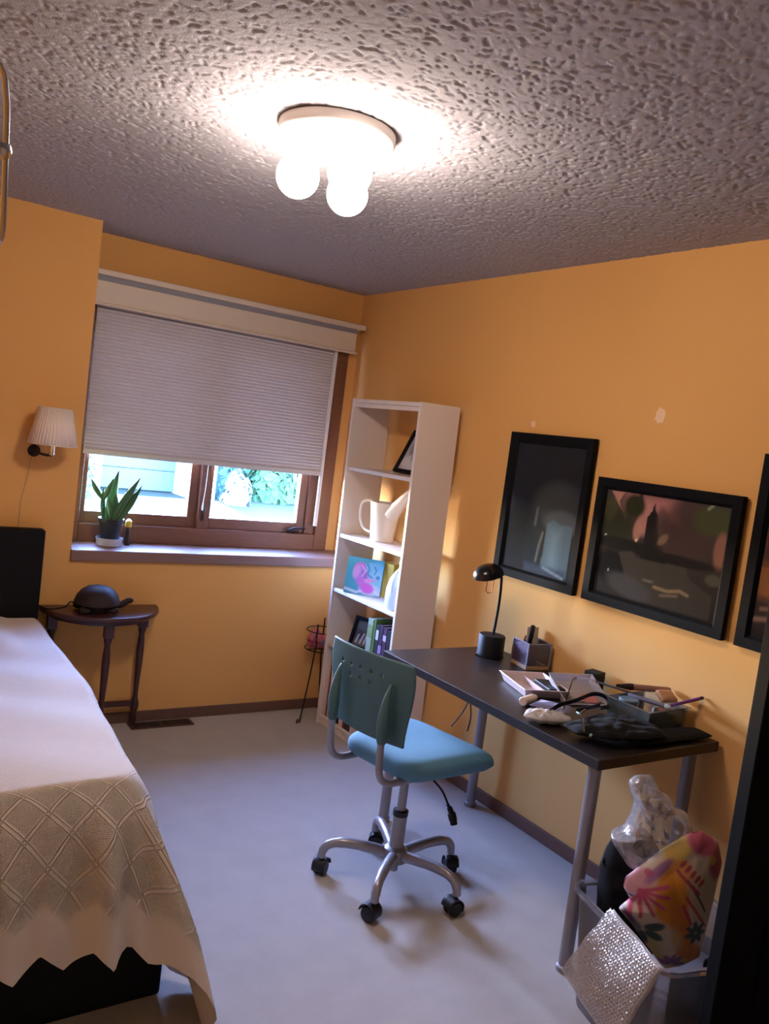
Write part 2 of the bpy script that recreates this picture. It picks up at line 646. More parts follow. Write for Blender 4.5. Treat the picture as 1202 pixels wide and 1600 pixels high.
# valance box above the blind
val = thing('window_valance', 'cream valance box with a shadow grey groove across the top of the window', 'valance', (XL + .003, YW - .12, 2.072))
VW = 2.505 - XL - .003
MB().box(0, VW, 0, .02, .012, .118).build('front_board', M_cream, val, smooth=False, bevel=.002)
MB().box(0, VW + .012, -.010, .02, 0, .012).build('bottom_lip', M_cream, val, smooth=False, bevel=.003)
MB().box(0, VW, .004, .022, .118, .144).build('groove_shade', M_grooveshade, val, smooth=False)  # recessed groove under the ledge, its shade put into the grey colour
MB().box(0, VW + .042, -.022, .118, .144, .171).build('top_ledge', M_cream, val, smooth=False, bevel=.004)
MB().box(VW - .02, VW, .02, .118, .012, .144).build('end_board', M_cream, val, smooth=False)

# pleated shade, pulled down over most of the glass
bl = thing('window_blind', 'grey pleated cellular shade pulled down over most of the window', 'blind', (1.048, YW - .062, 1.34))
BW, BH = 1.352, .76
pl = MB()
npl = 40
prof = []
for i in range(npl + 1):
    z = .028 + (BH - .028) * i / npl
    prof.append((.0, z))
    if i < npl:
        prof.append((.0075, z + (BH - .028) / npl / 2))
for back in (0, 1):
    vs, fs = [], []
    for (y, z) in prof:
        yy = y if not back else .03 - y
        vs += [(0, yy, z), (BW, yy, z)]
    for i in range(len(prof) - 1):
        q = (2 * i, 2 * i + 1, 2 * i + 3, 2 * i + 2)
        fs.append(q if not back else q[::-1])
    pl.add(vs, fs)
pl.build('pleated_fabric', M_blind, bl, smooth=False)
MB().box(-.002, BW + .002, -.006, .036, 0, .028).build('bottom_rail', mat('shade_rail', lin(196, 190, 186), rough=.6), bl, smooth=False, bevel=.004)
MB().box(BW + .004, BW + .024, -.004, .012, -.30, BH).build('side_channel', M_white, bl, smooth=False, bevel=.002)
cd = MB()
cd.tube([(.662, .002, 0), (.660, .001, -.12), (.655, .002, -.215)], .0022, n=6)
cd.lathe([(.003, -.25), (.006, -.24), (.004, -.21), (.002, -.205)], 8, c=(.655, .002, 0))
cd.build('pull_cord', M_white, bl)

# heat register in the carpet by the back wall
ve = thing('floor_register', 'brown slotted heat register in the carpet below the window', 'vent', (1.495, 4.02, 0))
fr = MB()
for a in ((-.165, .165, -.042, -.034), (-.165, .165, .034, .042), (-.165, -.15, -.034, .034), (.15, .165, -.034, .034), (-.006, .006, -.034, .034)):
    fr.box(a[0], a[1], a[2], a[3], 0, .006)
fr.build('rim', M_vent, ve, smooth=False)
MB().box(-.15, .15, -.034, .034, .0, .0012).build('duct', M_ventdark, ve, smooth=False)
slat_proto = None
for k in range(24):
    x = -.144 + k * .0121 + (.006 if k >= 12 else 0)
    if slat_proto is None:
        slat_proto = MB().box(-.002, .002, -.034, .034, .001, .005).build('slat', M_vent, ve, smooth=False)
        s = slat_proto
    else:
        s = slat_proto.copy()
        COL.objects.link(s)
        s.parent = ve
    s.location = (x, 0, 0)

# dark door leaf standing open next to the camera

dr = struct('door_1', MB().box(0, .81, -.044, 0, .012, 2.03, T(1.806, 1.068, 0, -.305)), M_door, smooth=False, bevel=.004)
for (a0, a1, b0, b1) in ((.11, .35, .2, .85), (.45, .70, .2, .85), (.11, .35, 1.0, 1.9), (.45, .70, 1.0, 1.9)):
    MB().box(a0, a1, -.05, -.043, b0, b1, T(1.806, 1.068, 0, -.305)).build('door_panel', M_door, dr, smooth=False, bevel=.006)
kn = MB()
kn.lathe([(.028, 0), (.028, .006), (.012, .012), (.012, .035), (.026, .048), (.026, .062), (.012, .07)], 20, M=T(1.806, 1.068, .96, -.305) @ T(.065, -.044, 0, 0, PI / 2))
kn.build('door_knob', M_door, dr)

# ------------------------------------------------------------------ ceiling light with three lit globes
cl = thing('ceiling_light', 'round white ceiling light with three lit globe bulbs', 'light', (1.122, 2.145, H - .006))
MB().lathe([(.150, -.034), (.160, -.030), (.165, -.022), (.165, 0)], 48).build('plate', M_fixture, cl)
MB().sphere((.012, .004, -.036), (.007, .007, .006), 10, 6).build('screw', M_vent, cl)
for (bx, by) in ((1.038, 2.19), (1.115, 2.033), (1.214, 2.213)):
    lx, ly = bx - 1.122, by - 2.145
    so = MB().lathe([(.024, -.098), (.030, -.092), (.033, -.05), (.034, -.034)], 24, c=(lx, ly, 0)).build('socket', M_fixture, cl)
    MB().sphere((lx, ly, 2.296 - H + .006), .0605, 28, 18).build('globe_bulb', M_globe, so)

# ------------------------------------------------------------------ wall lamp by the bed
sc = thing('wall_lamp', 'swing arm wall lamp with pleated white shade above the headboard', 'lamp', (.825, 3.955, 1.385))
shm = mat('shade_fabric', lin(232, 216, 204), rough=.9)
pleat = lambda a, z: 1 + .018 * math.sin(a * 42)
sh = MB()
sh.lathe([(.104, 0), (.070, .165)], 168, rad=pleat)
sh.f = [f for f in sh.f if len(f) == 4]
sh.build('lamp_shade', shm, sc, solid=.002)
for (tr_, tz_) in ((.1045, .001), (.0705, .164)):
    MB().tube([(tr_ * math.cos(a), tr_ * math.sin(a), tz_) for a in np.linspace(0, 2 * PI, 48, endpoint=False)], .0022, n=6, closed=True).build('shade_trim', shm, sc)
st = MB()
st.lathe([(.006, -.05), (.012, -.045), (.012, .0), (.014, .02), (.008, .06), (.008, .1)], 16)
st.build('lamp_stem', M_chrome, sc)
MB().sphere((0, 0, .105), (.024, .024, .034), 14, 10).build('bulb', M_white, sc)
am = MB()
am.tube(smoothpath([(0, 0, -.048), (-.02, .03, -.05), (-.045, .085, -.046), (-.05, .128, -.042)]), .006)
am.build('swing_arm', M_bronze, sc)
MB().lathe([(.028, 0), (.028, .006), (.016, .012), (.010, .02)], 20, M=T(-.05, .137, -.042, 0, PI / 2)).build('wall_plate', M_bronze, sc)
cdm = mat('cord_beige', lin(205, 165, 110), rough=.7)
MB().tube(smoothpath([(-.056, .134, -.06), (-.064, .135, -.14), (-.074, .135, -.21), (-.085, .135, -.27), (-.086, .135, -.33), (-.084, .135, -.45)]), .003, n=6).build('lamp_cord', cdm, sc)

# small dark shelf end at the left edge of the picture
tag(MB().box(-.02, .596, YB - .10, YB, 1.528, 1.572).build('wall_shelf', M_darkwood, bevel=.004), 'dark brown wooden wall shelf above the bed at the left edge', 'shelf')

# chrome swing arm at the left edge
ch = thing('towel_arm', 'chrome swing arm loop reaching in from the left wall near the ceiling', 'hook', (X0, 1.3, 1.92))
MB().lathe([(.03, 0), (.03, .008), (.012, .014)], 18, M=T(0, 0, 0, 0, 0, PI / 2)).build('wall_plate', M_chrome, ch)
MB().tube([(.01, 0, 0), (.30, .0, .01), (.505, 0, .0)], .007).build('arm', M_chrome, ch)
MB().tube(smoothpath([(.515, 0, .098), (.521, 0, .06), (.524, 0, .01), (.5265, 0, -.04), (.529, 0, -.10), (.527, 0, -.118), (.519, 0, -.124), (.508, 0, -.120), (.504, 0, -.105), (.506, 0, -.05), (.50, 0, .01), (.49, 0, .08), (.495, 0, .108), (.506, 0, .112), (.515, 0, .098)]), .0042, n=8).build('loop', M_chrome, ch)
MB().lathe([(.012, -.009), (.014, 0), (.012, .009)], 14, c=(.519, 0, .0)).build('joint', M_chrome, ch)

# ------------------------------------------------------------------ potted plant on the sill
pp = thing('potted_plant', 'potted plant with broad pointed green leaves in a black pot on the sill', 'plant', (1.195, 4.222, .891))
M_tray = clear_mat('frosted_saucer', gloss=.2, haze=.45, hazecol=(.85, .87, .95, 1), rough=.1)
sa = MB()
sa.lathe([(.052, .0), (.062, .004), (.068, .042), (.066, .042), (.060, .007), (.0, .006)], 32)
sa.build('saucer', M_tray, pp)
M_pot = mat('plant_pot', lin(24, 27, 28), rough=.4)
po = MB()
po.lathe([(.040, .008), (.043, .012), (.058, .122), (.063, .124), (.063, .140), (.058, .140), (.054, .125), (0.0, .122)], 32)
po.build('pot', M_pot, pp)
MB().lathe([(.053, .122), (.05, .127), (0, .129)], 20).build('soil', mat('soil', lin(50, 38, 30), rough=1, bump=.5), pp)
M_leaf = mat('leaf_green', lin(58, 98, 54), rough=.45, var=.3, vscale=25, stretch=(1, 1, .3))


def leaf(base, tip, width, bend, twist, name='leaf'):
    b, t = Vector(base), Vector(tip)
    ax = (t - b)
    side = Vector((math.cos(twist), math.sin(twist), 0))
    nrm = ax.normalized().cross(side).normalized()

    def fn(u, v):
        w = width * (math.sin(PI * min(1, .12 + .88 * v) ** 1.0) ** .8 if v < .999 else 0.0) * (1 if v < .55 else 1 - .25 * (v - .55) / .45)
        c = b + ax * v + nrm * (bend * math.sin(PI * v) * .5) + nrm * bend * v * v
        return c + side * (u - .5) * 2 * w + nrm * (abs(u - .5) * 2) ** 2 * w * .5
    MB().grid(fn, 6, 14).build(name, M_leaf, pp, solid=.0018, angle=80)


leaf((-.036, 0, .12), (-.052, .0, .30), .014, .004, .3)
leaf((-.046, .0, .23), (-.112, .0, .335), .018, .012, .2)
leaf((-.046, -.004, .235), (-.010, -.01, .345), .013, -.012, -.3)
leaf((-.012, .01, .12), (.022, .01, .385), .025, .012, .1)
leaf((.0, -.015, .12), (.004, -.03, .27), .026, .018, -.2)
leaf((.02, .01, .12), (.112, .0, .365), .033, -.02, .5)
leaf((.03, -.01, .12), (.132, -.02, .32), .020, .02, -.3)
leaf((.012, -.02, .12), (.060, -.02, .235), .032, .01, .2)
leaf((-.01, -.02, .14), (-.042, -.03, .255), .014, .01, -.7)
yb = thing('small_bottle', 'small yellow capped dropper bottle beside the plant pot on the sill', 'bottle', (1.297, 4.262, .891))
MB().lathe([(.014, 0), (.016, .004), (.016, .07), (.008, .085), (.008, .095)], 16).build('bottle_body', mat('amber_glass', lin(60, 45, 35), rough=.3), yb)
MB().lathe([(.015, .094), (.017, .098), (.016, .125), (.006, .135), (.0, .137)], 16).build('cap', mat('yellow_cap', lin(226, 186, 62), rough=.5), yb)

# ------------------------------------------------------------------ half-moon table and turtle lamp
TB = thing('half_moon_table', 'dark mahogany half moon side table with turned legs beside the bed', 'table', (1.137, 4.072, 0))
arc = [(.284 * math.cos(a), -.285 * math.sin(a)) for a in np.linspace(0, PI, 40)]
MB().prism(arc, .598, .622).build('tabletop', M_darkwood, TB, smooth=True, bevel=.006, seg=3)
arc2 = [(.245 * math.cos(a), -.245 * math.sin(a)) for a in np.linspace(0, PI, 36)]
MB().prism(arc2, .575, .598).build('apron', M_darkwood, TB)
legprof = [(.012, 0), (.014, .01), (.014, .075), (.019, .09), (.022, .11), (.019, .13), (.013, .15), (.012, .18), (.015, .26), (.018, .34), (.019, .40),
           (.016, .45), (.013, .475), (.016, .49), (.019, .50), (.019, .515), (.015, .52)]
lp = None
for (lx, ly) in ((-.222, -.035), (.215, -.032), (-.006, -.222)):
    if lp is None:
        lm = MB()
        lm.lathe(legprof, 18)
        lm.box(-.021, .021, -.021, .021, .515, .598)
        lp = lm.build('leg', M_darkwood, TB)
        o = lp
    else:
        o = lp.copy()
        COL.objects.link(o)
        o.parent = TB
    o.location = (lx, ly, 0)
MB().box(-.215, .208, -.043, -.025, .105, .135).build('stretcher', M_darkwood, TB, bevel=.003)
MB().box(-.016, .004, -.215, -.043, .105, .135).build('stretcher', M_darkwood, TB, bevel=.003)

TU = thing('turtle_lamp', 'dark brown turtle shaped lamp on the half moon table', 'figurine', (1.085, 3.93, .6225))
shb = MB()
shb.lathe([(.098, .038), (.105, .042), (.103, .052), (.094, .078), (.076, .102), (.05, .118), (.02, .125), (0, .126)], 36, rad=lambda a, z: 1 + .012 * math.cos(6 * a))
shb.build('shell', M_bronze, TU)
MB().lathe([(.05, .0), (.062, .004), (.056, .016), (.06, .03), (.098, .04)], 28).build('base', M_bronze, TU)
hd = MB()
hd.tube(smoothpath([(.08, -.01, .038), (.11, -.014, .036), (.135, -.016, .05), (.155, -.018, .058)]), [.018] * 6 + [.016] * 6 + [.014] * 6 + [.010], n=12)
hd.sphere((.146, -.017, .056), (.022, .015, .013), 14, 8)
hd.build('head', M_bronze, TU)
for (fx, fy) in ((.062, -.062), (.062, .06), (-.066, -.06), (-.07, .056)):
    MB().sphere((fx, fy, .018), (.026, .016, .017), 12, 8).build('foot', M_bronze, TU)
MB().tube(smoothpath([(-.09, 0, .03), (-.12, .0, .046), (-.14, .01, .02), (-.20, .03, .004), (-.24, .10, .004)]), .0032, n=6).build('cord', M_black, TU)

# ------------------------------------------------------------------ bed
BD = thing('bed', 'bed with black headboard and base under the white coverlet', 'bed', (0, 0, 0))
bs = MB().box(-.28, .845, 2.05, 3.99, .0, .30).build('bed_base', M_leather, BD, smooth=False, bevel=.012)
mt = MB().box(-.28, .79, 2.12, 3.97, .30, .545).build('mattress', mat('mattress_white', lin(225, 220, 214), rough=.9), BD, bevel=.03, seg=3)
MB().box(-.31, .842, 3.99, 4.06, .0, .99).build('headboard', M_leather, BD, smooth=False, bevel=.012, seg=3)


def coverlet_mat():
    m = mat('knit_coverlet', lin(218, 206, 195), rough=.95, spec=.1)
    nt = m.node_tree
    N, L = nt.nodes, nt.links
    uv = N.new('ShaderNodeUVMap')
    uv.uv_map = 'UVMap'
    sp = N.new('ShaderNodeSeparateXYZ')
    L.new(uv.outputs[0], sp.inputs[0])

    def mth(op, a, b=None, c=None):
        n = N.new('ShaderNodeMath')
        n.operation = op
        for i, x in enumerate((a, b, c)):
            if x is None:
                continue
            if isinstance(x, (int, float)):
                n.inputs[i].default_value = x
            else:
                L.new(x, n.inputs[i])
        return n.outputs[0]
    P = .110
    u, v = sp.outputs[0], sp.outputs[1]
    ridge = None
    inside = None
    for op in ('ADD', 'SUBTRACT'):
        s = mth('DIVIDE', mth(op, u, v), P)
        d = mth('ABSOLUTE', mth('SUBTRACT', mth('FRACT', s), .5))       # 0 on the line
        r = mth('SUBTRACT', 1.0, mth('MINIMUM', mth('DIVIDE', mth('ABSOLUTE', mth('SUBTRACT', d, .062)), .034), 1.0))
        r = mth('SMOOTH_MAX', r, 0.0, .2)
        i = mth('GREATER_THAN', d, .115)
        ridge = r if ridge is None else mth('MAXIMUM', ridge, r)
        inside = i if inside is None else mth('MULTIPLY', inside, i)
    waf = mth('MULTIPLY', mth('SINE', mth('MULTIPLY', mth('ADD', u, v), 2 * PI / .0075)), mth('SINE', mth('MULTIPLY', mth('SUBTRACT', u, v), 2 * PI / .0075)))
    waf = mth('MULTIPLY', mth('MULTIPLY', waf, .35), inside)
    h = mth('ADD', mth('MULTIPLY', ridge, 1.0), waf)
    at = N.new('ShaderNodeAttribute')
    at.attribute_name = 'Col'
    h = mth('MULTIPLY', h, at.outputs['Fac'])
    nz = N.new('ShaderNodeTexNoise')
    nz.inputs['Scale'].default_value = 900
    L.new(uv.outputs[0], nz.inputs['Vector'])
    h = mth('ADD', h, mth('MULTIPLY', nz.outputs['Fac'], .15))
    b = N.new('ShaderNodeBump')
    b.inputs['Strength'].default_value = 1.0
    b.inputs['Distance'].default_value = .006
    L.new(h, b.inputs['Height'])
    L.new(b.outputs[0], N['Principled BSDF'].inputs['Normal'])
    return m


def smooth01(t):
    t = max(0.0, min(1.0, t))
    return t * t * (3 - 2 * t)


def coverlet():
    xl, yf, yh = -.30, 2.090, 3.955
    # outline: foot edge left to right, a rounded corner, then the right edge up to the headboard
    xe = lambda y: .715 + .095 * smooth01((y - 2.05) / 1.25)
    out = []
    rc = .07
    xc, yc = xe(yf) - rc, yf + rc
    for k in range(150):
        out.append((xl + (xc - xl) * k / 150, yf, 0.0, -1.0, 0.0))
    for k in range(40):
        a = -PI / 2 + PI / 2 * k / 40
        out.append((xc + rc * math.cos(a), yc + rc * math.sin(a), math.cos(a), math.sin(a), smooth01(k / 40)))
    for k in range(150):
        y = yc + (yh - yc) * k / 149
        out.append((xe(y), y, 1.0, 0.0, 1.0))
    n = len(out)
    plen = [0.0]
    for a, b in zip(out[:-1], out[1:]):
        plen.append(plen[-1] + math.hypot(b[0] - a[0], b[1] - a[1]) + .0045 * (1 if 0 < b[4] < 1 else 0) * 0)
    # the skirt fans out round the corner, so its hem is longer than the outline
    hp, acc = [], 0
    for i in range(n):
        acc += (plen[i] - plen[i - 1] if i else 0) + (.012 if 0 < out[i][4] < 1 else 0)
        hp.append(acc)
    pc = hp[170]
    zt = lambda x, y: .635 - .055 * smooth01((y - 2.1) / 1.4) + .006 * math.sin(x * 7 + y * 3) * math.sin(y * 5 - x * 2) + .004 * math.sin(y * 13 + x * 9)
    rows_top, rows = 26, 46
    vs, uv, cs, fs = [], [], [], []
    for i in range(n):
        x, y, nx, ny, c = out[i]
        ux, uy = (x, y)
        for j in range(rows_top):                        # from the far left corner of the head out to the edge
            t = j / rows_top
            t = 1 - (1 - t) ** 1.6
            px, py = xl + (x - xl) * t, yh + (y - yh) * t
            pil = .03 * smooth01((py - 3.35) / .25) * smooth01((.72 - px) / .12)
            vs.append((px, py, zt(px, py) + pil))
            uv.append((px, py))
            cs.append((.10,) * 3)
        zt0 = zt(x, y)
        p = hp[i]
        # how far the skirt drops
        tri = abs(((p + .035) / .118) % 1.0 - .5) * 2
        zh_foot = .205 + .055 * tri
        zh_side = .12 + .04 * tri
        q = p - pc
        drop_c = math.exp(-(q / .22) ** 2)
        if q < 0:
            zf = smooth01((q + .15) / .15)
            zh = zh_foot * (1 - zf) + .004 * zf
        else:
            zh = .004 + (zh_side - .004) * smooth01((q - .10) / .35)
        Ld = zt0 - zh
        flare = .045 + (.20 * math.exp(-(q / .16) ** 2)) + (.08 if q > 0 else 0) * smooth01(q / .3)
        amp = .010 + .030 * math.exp(-((q + .08) / .26) ** 2)
        for j in range(rows + 1):
            d = j / rows
            rr = .055 + .105 * (1 - c)
            s = d * Ld
            if s < rr * PI / 2:
                off = rr * math.sin(s / rr)
                dz = rr * (1 - math.cos(s / rr))
            else:
                off = rr
                dz = rr + (s - rr * PI / 2)
                dz = dz * 1.0
            tot = rr + (Ld - rr * PI / 2)
            dz *= Ld / tot
            fold = amp * smooth01((d - .15) / .6) * (math.sin(2 * PI * p / .225 + .9 + .5 * math.sin(p * 5)) + .45 * math.sin(2 * PI * p / .118 + 2.1))
            off = off * .5 + flare * d ** 1.15 + fold + amp * 1.1 * smooth01(d)
            vs.append((x + nx * off, y + ny * off, zt0 - dz))
            uv.append((ux + nx * s, uy + ny * s))
            border = smooth01((Ld - s - .085) / .02)
            cs.append((border * (.10 + .90 * smooth01(d / .15)),) * 3)
    w = rows_top + rows + 1
    for i in range(n - 1):
        for j in range(w - 1):
            a = i * w + j
            fs.append((a, a + 1, a + w + 1, a + w))
    mb = MB()
    mb.add(vs, fs, col=cs, uv=uv)
    return mb.build('coverlet', coverlet_mat(), None, angle=180)


tag(coverlet(), 'white knitted coverlet with diamond pattern and zigzag hem spread over the bed', 'blanket')

# ------------------------------------------------------------------ bookcase
LEAN = -.012
BKX, BKY, BKW, BKD, BKH = 2.328, 3.234, .637, .238, 1.80
BC = thing('bookcase', 'tall narrow white bookcase in the corner beside the window', 'bookcase', (BKX, BKY, .0), 0, None, 0, LEAN)
MB().box(0, BKD, 0, .018, 0, BKH).build('side_panel', M_melamine, BC, smooth=False, bevel=.0015)
MB().box(0, BKD, BKW - .018, BKW, 0, BKH).build('side_panel', M_melamine, BC, smooth=False, bevel=.0015)
MB().box(.004, BKD - .006, .018, BKW - .018, BKH - .022, BKH - .002).build('top_board', M_melamine, BC, smooth=False, bevel=.0015)
MB().box(.012, .03, .018, BKW - .018, BKH - .045, BKH - .022).build('top_rail', M_melamine, BC, smooth=False, bevel=.0015)
MB().box(.012, .028, .018, BKW - .018, .0, .034).build('plinth', M_melamine, BC, smooth=False, bevel=.0015)
SHZ = [.044, .453, .757, 1.057, 1.425]
for k, z in enumerate(SHZ):
    MB().box(.006, BKD - .006, .0185, BKW - .0185, z - .010, z + .010).build('shelf', M_melamine, BC, smooth=False, bevel=.003)


def inshelf(lx, ly, k, dz=.0105):
    z = SHZ[k] + dz
    return (BKX + lx + LEAN * z, BKY + ly, z - LEAN * lx * 0)


def framed(name, label, cat, M, w, h, fw, depth, paint, matw=0.0, matcol=None, fmat=None, nu=60, nv=80, glass=True, group=None):
    """Picture in a frame; local x = width, z = height, front at -y."""
    t = bpy.data.objects.new(name, None)
    COL.objects.link(t)
    t.matrix_world = M
    t.empty_display_size = .05
    tag(t, label, cat, group)
    f = MB()
    a, b = w / 2, h
    iw = a - fw
    prof = [(0, 0), (0, -depth), (fw * .75, -depth), (fw, -depth * .55), (fw, 0)]
    loops = []
    for (i, y) in prof:
        loops.append([(-a + i, y, i), (a - i, y, i), (a - i, y, b - i), (-a + i, y, b - i)])
    vs = [p for l in loops for p in l]
    fs = []
    m = len(prof)
    for k in range(m):
        k2 = (k + 1) % m
        for q in range(4):
            q2 = (q + 1) % 4
            fs.append((k * 4 + q, k * 4 + q2, k2 * 4 + q2, k2 * 4 + q))
    f.add(vs, fs)
    f.build('frame', fmat or M_frame, t, smooth=False)
    y = -depth * .4
    if matw > 0:
        MB().box(-iw, iw, y + .0005, y + .002, fw, h - fw).build('mat_board', matcol, t, smooth=False)
    pw = iw - matw
    ph = (h - 2 * fw - 2 * matw)
    MB().grid(lambda u, v: (-pw + 2 * pw * u, y, fw + matw + ph * v), nu, nv, colfn=paint, flip=False).build('print', attr_mat('print_' + name, rough=.6, spec=.1), t, smooth=False)
    MB().box(-iw, iw, 0, .003, fw, h - fw).build('backing', M_black, t, smooth=False)
    if glass:
        MB().box(-iw, iw, y - .004, y - .002, fw, h - fw).build('glass', M_picglass, t, smooth=False)
    return t


FACE_LEFT = lambda x, y, z, lean=0.0, rz=0.0: Matrix.Translation((x, y, z)) @ Matrix.Rotation(-PI / 2 + rz, 4, 'Z') @ Matrix.Rotation(-lean, 4, 'X')

# top shelf: photo frame leaning on the back
x, y, z = inshelf(.115, .232, 4)
ph1 = painter((.42, .40, .42), [(ell(.5, .2, .5, .22), (.62, .60, .62), 1), (ell(.6, .55, .22, .3), (.30, .30, .38), .9), (ell(.3, .6, .15, .2), (.2, .2, .25), .8)])
framed('photo_frame', 'black photo frame leaning inside the top shelf of the bookcase', 'picture frame', FACE_LEFT(x, y, z + .006, .44), .19, .245, .022, .016, ph1, nu=24, nv=30)

# second shelf: watering can
wx, wy, wz = inshelf(.125, .385, 3)
WC = thing('watering_can', 'cream plastic watering can with a long spout on the second shelf', 'watering can', (wx, wy, wz + .001), 0)
M_can = mat('cream_plastic', lin(226, 212, 198), rough=.45)
b = MB()
b.lathe([(0, 0), (.058, 0), (.062, .004), (.082, .205), (.080, .205), (.060, .008), (0, .006)], 36)
b.build('can_body', M_can, WC)
sp = MB()
sp.tube(smoothpath([(.0, -.060, .150), (.002, -.115, .205), (.004, -.18, .268), (.010, -.262, .333)]), [.044 - .0345 * (i / 18) for i in range(19)], n=16)
sp.build('spout', M_can, WC)
hn = MB()
hn.tube(smoothpath([(-.01, .078, .192), (-.03, .13, .20), (-.045, .165, .175), (-.045, .165, .10), (-.03, .135, .045), (0, .062, .03)]), .008, n=10)
hn.build('handle', M_can, WC)

# third shelf: painting, boxes and jug
cx, cy, cz = inshelf(.055, .405, 2)
cpaint = painter(lambda u, v: (.07, .33 + .1 * v, .45), [
    (ell(.55, .92, .6, .12), (.10, .42, .48), .9), (ell(.72, .70, .30, .22, .4), (.25, .62, .78), .9), (ell(.85, .40, .22, .30), (.35, .66, .75), .8),
    (ell(.72, .15, .30, .16), (.62, .72, .80), .9), (stroke([(.0, .12), (.35, .05), (.7, .2), (1, .05)], .035), (.75, .83, .88), .8),
    (ell(.36, .72, .17, .15, .5), (.72, .18, .60), 1), (ell(.42, .52, .20, .26, .3), (.55, .22, .62), 1), (ell(.62, .20, .20, .14, -.3), (.72, .14, .60), 1),
    (ell(.62, .40, .20, .06, .2), (.80, .35, .66), 1), (ell(.28, .62, .10, .2, -.2), (.78, .40, .72), .8), (ell(.45, .32, .10, .12), (.62, .20, .62), 1),
    (stroke([(.55, .85), (.62, .72), (.58, .58), (.72, .50)], .022), (.06, .22, .45), .9), (stroke([(.75, .8), (.82, .70), (.78, .6)], .02), (.08, .25, .5), .9),
    (ell(.88, .52, .05, .05), (.05, .2, .5), .9), (ell(.50, .55, .05, .12, .5), (.28, .12, .45), .7), (stroke([(.4, .8), (.52, .66), (.45, .5)], .015), (.85, .7, .85), .8)])
CV = thing('canvas_painting', 'small canvas painting of a pink flower on teal in the bookcase', 'painting', (cx, cy, cz + .002), 0)
CV.matrix_world = Matrix.Translation((2.383, 3.662, cz + .002)) @ Matrix.Rotation(-.82, 4, 'Z') @ Matrix.Rotation(-.16, 4, 'X')
MB().box(-.10, .10, 0.0004, .016, 0, .195).build('canvas_edge', mat('canvas_edge', lin(70, 120, 130), rough=.8), CV, smooth=False)
MB().grid(lambda u, v: (-.10 + .2 * u, 0, .195 * v), 70, 70, colfn=cpaint).build('painted_face', attr_mat('canvas_paint', rough=.7), CV, smooth=False)
YB1 = MB().box(-.03, .03, -.045, .045, 0, .185, T(2.515, 3.60, cz + .001, .2)).build('yellow_box', mat('yellow_card', lin(196, 160, 60), rough=.7), None, smooth=False, bevel=.002)
tag(YB1, 'yellow box peeping out behind the flower painting in the bookcase', 'box')
BR1 = MB().box(-.025, .025, -.04, .04, 0, .125, T(2.485, 3.485, cz + .001, -.15)).build('brown_box', mat('brown_card', lin(140, 104, 82), rough=.7), None, smooth=False, bevel=.002)
tag(BR1, 'small brown box between the flower painting and the pale jug', 'box')
jx, jy, jz = inshelf(.085, .105, 2)
JG = thing('plastic_jug', 'pale blue white plastic jug at the end of the third shelf', 'jug', (jx, jy, jz + .001), .3)
M_jug = mat('jug_plastic', lin(214, 224, 238), rough=.3)
b = MB()
b.lathe([(0, 0), (.060, 0), (.070, .01), (.074, .05), (.072, .10), (.060, .15), (.036, .19), (.022, .205), (.020, .225), (.017, .225), (.017, .2), (0, .19)], 32)
b.build('jug_body', M_jug, JG)
MB().tube(smoothpath([(-.03, -.012, .20), (-.065, -.015, .19), (-.082, -.012, .14), (-.070, -.006, .09)]), .009, n=10).build('jug_handle', M_jug, JG)
MB().lathe([(.021, .22), (.022, .224), (.022, .238), (.018, .242), (0, .242)], 20).build('jug_cap', mat('jug_cap', lin(225, 228, 235), rough=.4), JG)

# fourth shelf: photo frame and books
x, y, z = inshelf(.10, .40, 1)
ph2 = painter((.05, .045, .05), [(ell(.5, .12, .6, .16), (.13, .10, .08), 1)] + [(stroke([(.12 + .17 * k, .12), (.17 + .17 * k + .04 * (k % 2), .42 + .08 * (k % 3))], .03), (.5, .46, .44), .85) for k in range(5)] + [(ell(.5, .8, .5, .2), (.09, .10, .10), 1)])
framed('photo_frame', 'dark framed photograph of pale figures leaning in the fourth shelf', 'picture frame', FACE_LEFT(x, y, z + .005, .30, .35), .20, .175, .020, .016, ph2, nu=50, nv=40)


def book(name, label, lx, ly, k, th, dp, h, col, group=None, lean=0.0, spine=None):
    x, y, z = inshelf(lx, ly, k)
    t = thing(name, label, 'book', (x, y, z + .001), 0, group, lean)
    m = mat('cover_' + name, col, rough=.55, var=.08)
    c = MB()
    c.box(0, .004, -th / 2, th / 2, 0, h)
    c.box(.004, dp, -th / 2, -th / 2 + .0025, 0, h)
    c.box(.004, dp, th / 2 - .0025, th / 2, 0, h)
    c.build('cover', m, t, smooth=False, bevel=.001)
    MB().box(.006, dp - .004, -th / 2 + .003, th / 2 - .003, .003, h - .004).build('pages', PAGES, t, smooth=False)
    if spine:
        for (z0, z1, sc_) in spine:
            MB().box(-.0006, .0, -th / 2 + .001, th / 2 - .001, h * z0, h * z1).build('spine_label', mat('spine_' + name, sc_, rough=.6), t, smooth=False)
    return t


